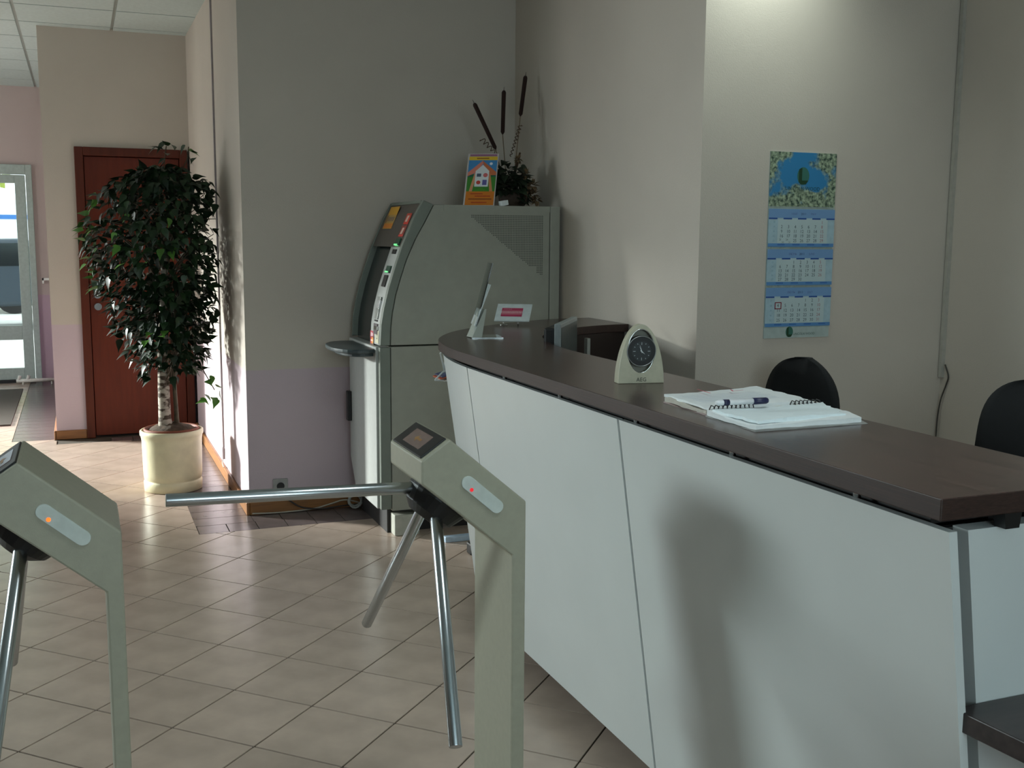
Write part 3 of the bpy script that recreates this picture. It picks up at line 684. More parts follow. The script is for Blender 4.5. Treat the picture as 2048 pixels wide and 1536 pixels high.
AR = Vector((2.13, 5.30, 1.636))
ar = thing('dried_arrangement', 'dark ivy and dried flower arrangement with tall cattails on the cash machine', 'arrangement', AR)
def arp(o): return par(o, ar)
q = MB(); q.lathe([(.055, 0), (.075, .03), (.08, .075), (.07, .08)], AR, 20); arp(q.build('planter', M('basket_brown', (60, 46, 34), .8, bump=.5, bscale=80)))
def leafmesh(L_, W, fold=0.25, curl=0.15, lobes=False):
    """pointed leaf along +X, folded on the midrib, drooping tip"""
    st = [0, .08, .26, .50, .74, 1.0]; wd = [0.05, .78, 1.0, .70, .28, 0.0]
    vs = []; fs = []
    for i, (s_, w_) in enumerate(zip(st, wd)):
        z = -curl*L_*s_*s_; vs.append((L_*s_, 0, z))
        vs.append((L_*s_, W/2*w_, z+fold*W/2*w_)); vs.append((L_*s_, -W/2*w_, z+fold*W/2*w_))
    for i in range(5):
        a = 3*i; fs.append((a, a+3, a+4, a+1)); fs.append((a, a+2, a+5, a+3))
    return vs, fs
def place_leaf(q, lm, pos, direction, up, sc=1.0):
    X_ = Vector(direction).normalized(); Z_ = Vector(up); Z_ = (Z_-X_*Z_.dot(X_)).normalized(); Y_ = Z_.cross(X_)
    q.add([Vector(pos)+(X_*a+Y_*b+Z_*c)*sc for a, b, c in lm[0]], lm[1], 0, True)
ivm = leafmesh(.055, .045)
q = MB(); rnd = random.Random(3)
for k in range(330):
    a = rnd.uniform(0, 2*PI); b_ = rnd.uniform(-.3, 1); rr = rnd.uniform(.55, 1)
    c = AR+Vector((-.035+.105*rr*math.cos(a)*math.sqrt(max(0, 1-b_*b_*.6)), .10*rr*math.sin(a), .10+.155*rr*b_-(.04 if math.cos(a) > .3 else 0)))
    if c.z < AR.z+.012 or c.x > 2.285: continue
    dn = Vector((math.cos(a), math.sin(a), rnd.uniform(-.9, .3)))
    if c.x > 2.22: dn.x = -abs(dn.x)
    place_leaf(q, ivm, c, dn, (rnd.uniform(-.5, .5), -.4, 1), rnd.uniform(.7, 1.1))
o = tag(q.build('ivy', M('ivy_dark', (30, 42, 26), .5, island=.4)), kind='stuff'); arp(o)
for k, (dx, dy, dz, s_) in enumerate(((.05, -.05, .165, .03), (.085, -.06, .11, .035), (.10, -.03, .065, .034), (.045, -.085, .085, .028), (-.01, -.09, .24, .024), (.10, -.08, .035, .03))):
    q = MB(); c = AR+Vector((dx, dy, dz))
    for j in range(26):
        a = rnd.uniform(0, 2*PI); b_ = rnd.uniform(-1, 1); dn = Vector((math.cos(a)*math.sqrt(1-b_*b_), math.sin(a)*math.sqrt(1-b_*b_), b_))
        cc = c+dn*s_*.35
        if cc.x+s_ > 2.298: dn.x = -abs(dn.x)
        place_leaf(q, leafmesh(s_, s_*.5, .5), cc, dn, (0, 0, 1))
    arp(q.build('dried_flower', M('dried_beige', (122, 98, 70), .9, island=.3)))
for (b0, m0, t0) in (((2.075, 5.33, 1.80), (2.050, 5.35, 1.935), (1.940, 5.38, 2.168)), ((2.10, 5.33, 1.80), (2.092, 5.36, 2.015), (2.102, 5.37, 2.240)), ((2.145, 5.33, 1.78), (2.200, 5.38, 2.115), (2.232, 5.39, 2.325))):
    q = MB(); q.tube([b0, m0, Vector(t0)], .0022, 6); st_ = q.build('cattail_stem', M('stem_tan', (112, 92, 66), .8)); arp(st_)
    m_, t_ = Vector(m0), Vector(t0); q = MB(); d_ = (t_-m_).normalized()
    q.tube([m_-d_*.002, m_+d_*.01, t_-d_*.012, t_-d_*.003, t_, t_+d_*.018], [.003, .0105, .0115, .008, .0016, .0008], 10); hd_ = q.build('cattail_head', M('cattail_brown', (44, 24, 18), .95, bump=.4, bscale=400))
    arp(hd_)
def curl(p0, p1, turns, rad):
    p0, p1 = Vector(p0), Vector(p1); d_ = p1-p0; a = d_.orthogonal().normalized(); b_ = d_.normalized().cross(a); pts = []
    for k in range(turns*10+1):
        t_ = k/(turns*10); an = t_*turns*2*PI; pts.append(p0+d_*t_+(a*math.cos(an)+b_*math.sin(an))*rad*(0.5+.5*t_))
    q = MB(); q.tube(pts, .0022, 5); arp(q.build('curly_twig', M('twig_brown', (84, 60, 42), .8)))
curl((2.06, 5.34, 1.90), (1.965, 5.34, 1.985), 5, .014); curl((2.13, 5.34, 1.90), (2.185, 5.34, 2.065), 9, .010)
q = MB(); q.tube([(2.13, 5.31, 1.78), (2.165, 5.32, 1.88), (2.175, 5.32, 1.92)], [.006, .008, .005], 7); arp(q.build('dry_stick', M('stick_brown', (78, 58, 42), .9)))
q = MB(); q.obox((2.005, 5.12, 1.650), (.02, .006, .004), (-.004, .014, 0), (-.002, 0, .012)); tag(q.build('paper_tag', PAPER, None, .002), 'small white paper tag on the cash machine beside the leaflet card', 'tag')

# ------------------------------------------------------------------ things on the counter
ZT = 1.0942
# desk clock
ck = thing('desk_clock', 'cream arched desk clock with round black face on the counter', 'clock', (1.385, 2.53, ZT))
uu = Vector((.985, -.17, 0)).normalized(); vv = Vector((0, 0, 1)); nn = uu.cross(vv)
def ckp(a, b_, d_): return Vector((0, 0, 0))+uu*a+vv*b_+nn*d_
arch = []
for k in range(37):
    t_ = k/36; an = PI*t_; c_, s_ = math.cos(an), math.sin(an)
    z_ = 0.158*(abs(s_)**1.1) if s_ > 1e-6 else 0.0
    arch.append((0.064*(max(0, 1-(z_/0.158)**1.9)**0.52)*(1 if c_ > 0 else -1), z_))
def hole(k, n): an = 2*PI*k/n; return (0.038*math.cos(an), 0.086+0.059*math.sin(an))
q = MB(); NN = 48
outer = []
for k in range(NN):
    an = 2*PI*k/NN; dx, dz = math.cos(an), math.sin(an)
    # ray from (0,.08) to the arch outline
    best = 9
    P = arch
    for i in range(len(P)):
        (x0, z0), (x1, z1) = P[i], P[(i+1) % len(P)]
        den = dx*(z1-z0)-dz*(x1-x0)
        if abs(den) < 1e-9: continue
        tt = (x0*(z1-z0)-(z0-.085)*(x1-x0))/den; ss = (x0*dz-(z0-.085)*dx)/den
        if tt > 0 and -1e-6 <= ss <= 1+1e-6: best = min(best, tt)
    outer.append((dx*best, .085+dz*best))
outer = [(-.064, 0) if i == min(range(NN), key=lambda j: (outer[j][0]+.064)**2+outer[j][1]**2) else (.064, 0) if i == min(range(NN), key=lambda j: (outer[j][0]-.064)**2+outer[j][1]**2) else p_ for i, p_ in enumerate(outer)]
inn = [hole(k, NN) for k in range(NN)]
D0, D1 = .019, -.019
vs = []
for dd in (D0, D1):
    vs += [ckp(a, b_, dd*(1-.35*b_/.158)) for a, b_ in outer]; vs += [ckp(a, b_, dd*(1-.35*b_/.158)) for a, b_ in inn]
fs = []
for k in range(NN):
    j = (k+1) % NN; o0, i0, o1, i1 = 0, NN, 2*NN, 3*NN
    fs += [(o0+k, o0+j, i0+j, i0+k), (o1+j, o1+k, i1+k, i1+j), (o0+j, o0+k, o1+k, o1+j), (i0+k, i0+j, i1+j, i1+k)]
q.add(vs, fs, 0, False); q.build('case', M('clock_cream', (176, 172, 150), .45), ck, .0015)
def disc_tube(name, a, b_, r_, d0, d1, m_, n=32, rr=None, parent=ck):
    q = MB(); pts = [ckp(a, b_, d0), ckp(a, b_, d1)]; q.tube(pts, rr or r_, n); return q.build(name, m_, parent)
q = MB(); rim = [ckp(.0375*math.cos(2*PI*k/40), .086+.0585*math.sin(2*PI*k/40), .012) for k in range(41)]; q.tube(rim, .0016, 6, caps=False); q.build('rim_ring', CHROME, ck)
q = MB(); q.add([ckp(*inn[k], -.008) for k in range(NN)], [tuple(range(NN))]); q.build('recess_back', M('recess_grey', (130, 128, 116), .5), ck)
fc = disc_tube('dial', 0, .086, .040, -.006, .016, BLACKP)
q = MB(); q.tube([ckp(.040*math.cos(2*PI*k/40), .086+.040*math.sin(2*PI*k/40), .0155) for k in range(41)], .0016, 6, caps=False); q.build('dial_ring', M('ring_steel', (150, 152, 150), .3, metal=.8), ck)
p = Print(ckp(0, .086, .0164), uu, vv); p.disc(0, 0, .027, (38, 42, 44), 0)
G_ = (150, 156, 156)
for k in range(12):
    a = PI/2-2*PI*k/12; ln = .007 if k % 3 == 0 else .003
    c_, s_ = math.cos(a), math.sin(a); wv_ = .0009
    p.poly([(c_*(.024-ln)-s_*wv_, s_*(.024-ln)+c_*wv_), (c_*(.024-ln)+s_*wv_, s_*(.024-ln)-c_*wv_), (c_*.024+s_*wv_, s_*.024-c_*wv_), (c_*.024-s_*wv_, s_*.024+c_*wv_)], G_, 1)
def hand(a, ln, wv_, l):
    c_, s_ = math.cos(a), math.sin(a); p.poly([(-s_*wv_-c_*.004, c_*wv_-s_*.004), (s_*wv_-c_*.004, -c_*wv_-s_*.004), (c_*ln, s_*ln)], (196, 202, 202), l)
hand(math.radians(108), .020, .0014, 2); hand(math.radians(-42), .013, .0018, 3); hand(math.radians(118), .016, .0007, 4)
p.build('dial_marks', fc)
p = Print(ckp(0, .010, .0192), uu, vv); p.text('AEG', 0, 0, .015, (60, 62, 52)); p.build('lettering', ck)

# register book with loose pages, tilted slightly along the counter
bk = thing('register_book', 'open spiral register book with worn loose pages on the counter', 'book', (1.41, 2.04, ZT))
def sheet(name, pts, z0, z1, m_, seed, wob=.004, parent=bk):
    """wavy stack of pages: outline quad subdivided with uneven edges"""
    rn = random.Random(seed); n = 12; a, b_, c_, d_ = [Vector((*x_, 0))-Vector((1.41, 2.04, 0)) for x_ in pts]; q = MB(); vs = []
    for i in range(n+1):
        for j in range(n+1):
            s_, t_ = i/n, j/n; P = a*(1-s_)*(1-t_)+b_*s_*(1-t_)+c_*s_*t_+d_*(1-s_)*t_
            e = (s_ in (0, 1)) or (t_ in (0, 1)); wq = rn.uniform(-wob, wob) if e else 0
            z = z1+0.0035*math.sin(s_*3.1+seed)*math.cos(t_*4+seed)+(rn.uniform(-.0006, .0006))
            vs.append((P.x+wq, P.y+rn.uniform(-wob, wob)*(1 if e else 0), z))
    top_n = len(vs); fs = []
    for i in range(n):
        for j in range(n): k = i*(n+1)+j; fs.append((k, k+n+1, k+n+2, k+1))
    ring = [i*(n+1) for i in range(n+1)]+[n*(n+1)+j for j in range(1, n+1)]+[i*(n+1)+n for i in range(n-1, -1, -1)]+[j for j in range(n-1, 0, -1)]
    for k in ring: vs.append((vs[k][0], vs[k][1], z0))
    m = len(ring)
    for k in range(m): k2 = (k+1) % m; fs.append((ring[k], top_n+k, top_n+k2, ring[k2]))
    fs.append(tuple(top_n+k for k in range(m-1, -1, -1)))
    q.add(vs, fs, 0, False); return q.build(name, m_, parent)
COVER = M('cover_grey', (150, 150, 146), .5)
sheet('cover', [(1.248, 1.790), (1.530, 1.792), (1.580, 1.99), (1.252, 1.985)], 0, .002, COVER, 1, .001)
sheet('lower_pages', [(1.252, 1.800), (1.520, 1.802), (1.572, 1.985), (1.255, 1.985)], .002, .011, PAPER, 2, .002)
sheet('upper_pages', [(1.272, 1.815), (1.500, 1.830), (1.560, 1.985), (1.262, 1.98)], .011, .017, M('paper_blue', (226, 236, 238), .7, var=.02), 3, .004)
sheet('cover', [(1.262, 1.995), (1.575, 2.0), (1.592, 2.20), (1.268, 2.195)], 0, .002, M('cover_pink', (170, 150, 146), .5), 4, .001)
sheet('lower_pages', [(1.264, 2.0), (1.57, 2.0), (1.575, 2.19), (1.272, 2.19)], .002, .010, M('paper_worn', (196, 190, 178), .8, var=.06), 5, .004)
sheet('upper_pages', [(1.272, 2.0), (1.555, 2.005), (1.592, 2.285), (1.285, 2.215)], .010, .015, PAPER, 6, .005)
q = MB()
for k in range(26):
    if 9 < k < 19: continue
    x = 1.272+.0112*k-1.41; q.tube([(x, 1.978-2.04, .010), (x, 1.983-2.04, .0215), (x, 1.994-2.04, .0225), (x, 2.001-2.04, .012)], .0013, 5)
tag(q.build('spiral_binding', M('spiral_black', (34, 34, 36), .4), bk), kind='stuff')
p = Print((-.13, .0, .0205), (1, 0, 0), (0, 1, 0))
rn = random.Random(9)
p2 = Print((-0.115, .03, .0178), (1, 0, 0), (0, 1, 0))
for k in range(9): p2.rect(0, .22-.02*rn.random(), .012*k, .012*k+.0014, (150, 168, 196), 0)
p2.poly([(.09, .11), (.095, .11), (.10, .18), (.097, .18)], (210, 90, 110), 3)
p2.poly([(.16, .12), (.20, .13), (.199, .133), (.168, .125), (.176, .15), (.173, .15)], (200, 70, 100), 3)
p2.build('ruled_lines', bk)
# pen
pn = thing('marker_pen', 'white marker pen with dark blue cap lying on the register book', 'pen', (1.335, 1.975, 1.1245))
d_ = Vector((1, -.05, 0)).normalized(); q = MB(); q.tube([d_*-.062, d_*-.055, d_*.03], [.004, .0062, .0066], 14); q.build('barrel', M('pen_white', (226, 228, 230), .35), pn)
q = MB(); q.tube([d_*.03, d_*.064, d_*.068], [.0075, .0072, .0055], 14); q.build('cap', M('pen_blue', (24, 28, 64), .4), pn)
q = MB(); q.tube([d_*-.044, d_*-.03], [.0069, .0069], 14); q.build('grip_ring', M('pen_blue', (24, 28, 64), .4), pn)

# clear display stand seen edge-on, with a note in it
st = thing('display_stand', 'tall clear acrylic display stand near the curved counter end', 'stand', (0, 0, 0))
o, uu, v, n = slab('back_sheet', (1.395, 3.87, ZT+.003), (.24, .97), -.075, .15, .292, .003, ACRYL, st)
o, *_ = slab('front_sheet', (1.402, 3.868, ZT+.045), (.24, .97), -.060, .15, .17, .003, M('acryl_white', (200, 206, 204), .3), st)
sb = Vector((1.395, 3.87, ZT+.002)); q = MB(); q.obox(sb+Vector((.058, 0.03, 0)), (.060, -.012, 0), (.012, .062, 0), (0, 0, .0018)); q.build('base_sheet', glass('acryl_base', (200, 205, 205), .3, .8), st)
pl = sb+Vector((.0, .0, 0)); q = MB(); q.prism([(1.388, 1.0965), (1.428, 1.0965), (1.446, 1.205), (1.438, 1.205)], XZ, 3.865, 3.93); q.build('foot_wedge', M('acryl_frost', (176, 180, 170), .25, var=0), st)

# tilted counter sign
cs = thing('counter_sign', 'white tilted sign with crimson label at the back of the counter', 'sign', (0, 0, 0))
BL = (1.682, 4.40, 1.116); SW, SH = .155, .125
o, uu, v, n = slab('sign_board', BL, (.86, -.51), .105, SW, SH, .004, M('sign_white', (196, 204, 204), .4), cs)
p = Print(Vector(BL)+n*.0004, uu, v)
p.rect(.024, .118, .032, .094, (168, 46, 84), 0); p.rect(.026, .116, .046, .076, (186, 108, 122), 1)
p.text('РУКОВОДИТЕЛЮ', .071, .061, .0135, (222, 196, 196), 2, sx=.82); p.text('Ателье', .050, .085, .011, (206, 150, 160), 2)
p.build('sign_label', cs)
b0 = Vector(BL)+uu*.05; q = MB(); q.tube([b0+Vector((0, .02, -.0)), Vector((b0.x, b0.y+.02, ZT+.003))], .003, 8); q.tube([Vector((b0.x, b0.y+.02, ZT)), Vector((b0.x, b0.y+.02, ZT+.004))], .018, 16); q.build('sign_foot', ACRYL, cs)
q = MB(); q.tube([b0+uu*.06+Vector((0, .01, .0)), Vector((b0.x+.052, b0.y-.02, ZT+.001))], .003, 8); q.build('sign_leg', ACRYL, cs)

# flat monitor in the work bay, seen past the counter
mo = thing('monitor', 'silver framed flat monitor rising from the work desk behind the counter', 'monitor', (1.77, 3.80, .73))
ma, mb = Vector((1.635, 3.62, 0)), Vector((1.859, 3.95, 0)); dd = (mb-ma); uu = dd.normalized(); nn = Vector((uu.y, -uu.x, 0)); mc = (ma+mb)/2
q = MB(); q.obox(Vector((mc.x-1.77, mc.y-3.80, 1.025-.73)), uu*(dd.length/2), nn*.012, (0, 0, .137)); q.build('bezel', M('monitor_silver', (132, 138, 138), .35), mo, .003)
q = MB(); q.obox(Vector((mc.x-1.77, mc.y-3.80, 1.025-.73))+nn*.0125, uu*(dd.length/2-.014), nn*.001, (0, 0, .122)); q.build('screen', M('monitor_screen', (70, 78, 78), .25), mo)
q = MB(); q.obox(Vector((mc.x-1.77, mc.y-3.80, 1.02-.73))-nn*.034, uu*(dd.length/2-.02), nn*.022, (0, 0, .125)); q.build('back_shell', BLACKP, mo, .01)
q = MB(); q.obox(Vector((mc.x-1.77, mc.y-3.80, .08))-nn*.03, uu*.03, nn*.015, (0, 0, .08)); q.tube([Vector((mc.x-1.77, mc.y-3.80, .001))-nn*.02, Vector((mc.x-1.77, mc.y-3.80, .012))-nn*.02], .09, 24); q.build('monitor_foot', BLACKP, mo)

# wire leaflet rack on the curved counter end
lr = thing('leaflet_rack', 'white wire leaflet rack hanging at the far counter end above the floor', 'rack', (1.33, 4.08, .9))
WI = M('wire_white', (190, 196, 196), .35)
def W3(x, y, z): return (x-1.33, y-4.08, z-.9)
q = MB()
for pth in (((1.345, 4.02, 1.055), (1.318, 4.045, 1.02), (1.345, 4.08, .955), (1.36, 4.10, .925)), ((1.375, 4.08, 1.055), (1.362, 4.09, 1.03), (1.352, 4.10, .96), (1.36, 4.12, .925)), ((1.30, 4.06, .912), (1.335, 4.06, .945), (1.39, 4.08, .95)), ((1.30, 4.06, .912), (1.38, 4.06, .905), (1.42, 4.10, .905)), ((1.42, 4.10, .905), (1.39, 4.08, .95))):
    q.tube([W3(*p_) for p_ in pth], .0035, 6)
q.build('wire_frame', WI, lr)
for k, (rgb, z) in enumerate((((186, 92, 60), .928), ((70, 76, 110), .936), ((204, 204, 196), .919))):
    q = MB(); q.obox(W3(1.365+.008*k, 4.10, z), (.045, .0, .012), (0, .05, 0), (0, 0, .002)); q.build('leaflet', M('leaflet_%d' % k, rgb, .5), lr)

# floor things behind and below the counter
q = MB(); q.box(1.60, 1.80, 4.835, 4.875, 0, .028); tag(q.build('cable_cover', M('cover_blue', (176, 196, 214), .4), None, .004), 'pale blue white strip on the floor in front of the cash machine', 'cable cover')
cf = thing('rubber_foot', 'black rubber foot with white bracket on the floor by the counter end', 'foot', (1.672, 4.62, 0))
q = MB(); q.obox((0, 0, .028), (.03, 0, 0), (0, .03, 0), (0, 0, .028)); q.build('rubber_block', BLACKP, cf, .008)
q = MB(); q.obox((.02, .01, .07), (.022, 0, .006), (0, .02, 0), (-.004, 0, .014)); q.build('bracket', WHITE, cf, .003)

# wall socket, floor cables
so = thing('wall_socket', 'grey round-hole power socket low on the back wall', 'socket', (.955, 5.71, .146))
q = MB(); q.box(-.04, .04, -.012, 0, -.04, .04); q.build('faceplate', M('socket_grey', (158, 156, 152), .5), so, .004)
q = MB(); q.tube([(0, -.0125, 0), (0, -.0135, 0)], .021, 20); q.build('socket_well', BLACKP, so)
q = MB(); q.tube([(-.085, -.008, -.0), (-.06, -.008, 0)], .012, 4); 
def cable(name, pts, r_, m_, label):
    q = MB(); q.tube(spline([tuple(p_) for p_ in pts], 8), r_, 6); return tag(q.build(name, m_), label, 'cable')
cable('cable', [(.80, 5.683, .012), (.95, 5.682, .006), (1.12, 5.684, .010), (1.22, 5.68, .03), (1.30, 5.66, .05), (1.40, 5.66, .02)], .0042, M('cable_white', (176, 166, 152), .5), 'thin pale cable lying along the wooden baseboard of the back wall')
cable('cable', [(.955, 5.685, .10), (1.0, 5.678, .066), (1.06, 5.668, .028), (1.16, 5.662, .012), (1.28, 5.66, .018), (1.42, 5.67, .02)], .0045, M('cable_black', (44, 34, 30), .5), 'dark cable sagging from the wall socket to the cash machine')
q = MB(); pts = []
for k in range(70):
    a = 2*PI*k/16; rr = .034+.006*math.sin(k*.7); pts.append((1.345+rr*math.cos(a), 5.63+.012*math.sin(k*.33), .048+rr*math.sin(a)))
q.tube(pts, .0036, 5); tag(q.build('cable_coil', M('cable_coil_white', (176, 174, 168), .5)), 'small coil of white cable by the cash machine foot', 'cable')
cable('wire', [(.781, 6.746, .105), (.776, 6.74, .09), (.770, 6.70, .085), (.768, 6.62, .075)], .003, M('cable_white', (176, 166, 152), .5), 'short wire hanging from the trunking over the left baseboard')
cable('wire', [(3.571, 3.70, .93), (3.574, 3.68, .88), (3.574, 3.69, .84), (3.570, 3.715, .76), (3.565, 3.722, .66), (3.565, 3.722, .5)], .0035, M('cable_grey', (70, 66, 60), .5), 'thin loose wire below the trunking in the right corner')

# ------------------------------------------------------------------ wall calendar
cal = thing('wall_calendar', 'blue three-month wall calendar with forest picture header', 'calendar', (2.785, 3.735, 1.45))
O = Vector((2.785, 3.733, 1.45))
# slight hang tilt (top shifted to the right in the picture)
sh_ = lambda z: 0.012*(z-1.45)/.38*0
zt, zb = 1.832, 1.070; xl, xr = 2.622, 2.950
def cb(name, x0, x1, z0, z1, y0, y1, m_):
    q = MB(); q.box(x0, x1, y0, y1, z0, z1); o = q.build(name, m_); par(o, cal); return o
YW = 3.7345
cb('backing_board', xl, xr, zb, zt, YW-.004, YW, M('board_white', (176, 190, 186), .6))
hdr = cb('picture_header', xl, xr, 1.612, zt, YW-.0055, YW-.004, M('cal_header', (52, 128, 178), .5))
# procedural forest-edge picture
m = bpy.data.materials.new('forest_picture'); m.use_nodes = True; t_ = m.node_tree; N = t_.nodes; K = t_.links; b_ = N['Principled BSDF']; b_.inputs['Roughness'].default_value = .5
g_ = N.new('ShaderNodeNewGeometry'); sp = N.new('ShaderNodeSeparateXYZ'); K.new(g_.outputs['Position'], sp.inputs[0])
no = N.new('ShaderNodeTexNoise'); no.inputs['Scale'].default_value = 13; no.inputs['Detail'].default_value = 5; K.new(g_.outputs['Position'], no.inputs['Vector'])
def mth(op, a, b2, clamp=False):
    n_ = N.new('ShaderNodeMath'); n_.operation = op; n_.use_clamp = clamp
    for i, v_ in enumerate((a, b2)):
        if v_ is None: continue
        if isinstance(v_, (int, float)): n_.inputs[i].default_value = v_
        else: K.new(v_, n_.inputs[i])
    return n_.outputs[0]
dx = mth('DIVIDE', mth('SUBTRACT', sp.outputs[0], 2.785), .165); dz = mth('DIVIDE', mth('SUBTRACT', sp.outputs[2], 1.735), .115)
dist = mth('SQRT', mth('ADD', mth('MULTIPLY', mth('MULTIPLY', dx, dx), .62), mth('MULTIPLY', dz, dz)), None)
fac = mth('MULTIPLY', mth('SUBTRACT', mth('ADD', dist, mth('MULTIPLY', mth('SUBTRACT', no.outputs['Fac'], .5), 2.8)), .52), 3.0, True)
n5 = N.new('ShaderNodeTexNoise'); n5.inputs['Scale'].default_value = 70; K.new(g_.outputs['Position'], n5.inputs['Vector'])
cr = N.new('ShaderNodeValToRGB'); cr.color_ramp.elements[0].position = .35; cr.color_ramp.elements[0].color = L((34, 62, 52)); cr.color_ramp.elements[1].position = .65; cr.color_ramp.elements[1].color = L((172, 188, 158)); K.new(n5.outputs['Fac'], cr.inputs[0])
c2 = N.new('ShaderNodeMix'); c2.data_type = 'RGBA'; c2.inputs[6].default_value = L((40, 126, 178)); K.new(fac, c2.inputs[0]); K.new(cr.outputs[0], c2.inputs[7]); K.new(c2.outputs[2], b_.inputs['Base Color'])
hdr.data.materials[0] = m
YP = YW-.0055
p = Print((2.785, YP, 1.735), (1, 0, 0), (0, 0, 1))
DG, MG = (14, 60, 32), (52, 110, 96)
def logo(p, x, y, s_):
    p.disc(x, y, .030*s_, MG, 1, ry=.036*s_)
    p.poly([(x-.022*s_, y+.027*s_), (x-.006*s_, y+.034*s_), (x-.006*s_, y-.018*s_), (x+.026*s_, y-.018*s_), (x+.014*s_, y-.034*s_), (x-.012*s_, y-.034*s_), (x-.022*s_, y-.025*s_)], DG, 2)
logo(p, 0, .002, 1.0); p.text('LINCOLN WOOD', 0, -.050, .0215, (16, 70, 66), 2, sx=1.0)
p.build('header_logo', hdr)
pads = [(1.602, 1.448, ('МАЙ', '2011', 'MAY'), 6, 31, None), (1.438, 1.290, ('ИЮНЬ', '2011', 'JUNE'), 2, 30, None), (1.280, 1.118, ('ИЮЛЬ', '2011', 'JULY'), 4, 31, 4)]
for (z1, z0, names, first, nd, mark) in pads:
    pd = cb('month_pad', xl, xr, z0, z1, YW-.009, YW-.004, M('pad_paper', (164, 190, 200), .6))
    p = Print((xl, YW-.009, z0), (1, 0, 0), (0, 0, 1)); W = xr-xl; Hh = z1-z0
    p.rect(0, W, Hh-.036, Hh, (112, 152, 196), 0); p.rect(0, W, 0, .014, (84, 136, 188), 0); p.rect(.045, W-.035, .014, Hh-.041, (182, 200, 202), 0)
    for k in range(5): x0 = .0+k*(W-.042)/4; p.rect(x0, x0+.042, Hh-.042, Hh-.036, (30, 78, 150), 1)
    for k in range(4): x0 = .046+k*.074; p.rect(x0, x0+.036, .006, .012, (56, 108, 172), 1)
    p.text(names[0], W*.38, Hh-.020, .0125, (90, 110, 160), 2); p.text(names[1], W*.52, Hh-.020, .0135, (50, 70, 110), 2); p.text(names[2], W*.67, Hh-.020, .0125, (90, 110, 160), 2)
    rows = []; day = 1; colm = first; row = 0; rh = (Hh-.060)/5
    while day <= nd:
        rr_ = min(row, 4); x = .064+colm*.0335; y = Hh-.052-rr_*rh-.002
        red = colm == 6; s_ = str(day)
        if row == 5: p.text(s_, x+.008, y-.007, .011, (110, 120, 130), 3)
        elif nd == 31 and first == 6 and row == 4 and colm < 2: p.text(s_, x-.006, y+.004, .011, (92, 104, 112), 3)
        elif not (mark == day): p.text(s_, x, y, .0185, (168, 120, 126) if red else (86, 98, 106), 3)
        if mark == day:
            c_ = (x-.003, y)
            for (a0, a1, b0, b1) in ((-.016, .016, .011, .0145), (-.016, .016, -.0145, -.011), (-.0165, -.0125, -.0145, .0145), (.0125, .0165, -.0145, .0145)): p.rect(c_[0]+a0, c_[0]+a1, c_[1]+b0, c_[1]+b1, (136, 26, 48), 6)
            p.text(s_, x-.003, y, .0185, (86, 98, 106), 3)
        day += 1; colm += 1
        if colm == 7: colm = 0; row += 1
    for k in range(5): p.text(str(18+k+(0 if first == 6 else 5 if first == 2 else 9)), .026, Hh-.052-k*rh-.002, .010, (120, 152, 168), 3)
    p.build('date_print', pd)
for (za, zb_) in ((1.612, 1.602), (1.448, 1.438), (1.290, 1.280)):
    q = MB()
    for k in range(44): x = xl+.006+k*.0073; q.tube([(x, YW-.0045, zb_+.001), (x, YW-.0095, (za+zb_)/2), (x, YW-.0045, za-.001)], .0008, 4)
    o = tag(q.build('wire_binding', M('wire_pale', (170, 172, 160), .3, metal=.5)), kind='stuff'); par(o, cal)
p = Print((2.785, YW-.004, 1.095), (1, 0, 0), (0, 0, 1)); logo(p, -.036, .0, .62); p.text('LINCOLN WOOD', .038, -.010, .0135, (70, 96, 80), 2); o = p.build('footer_logo', None); par(o, cal)

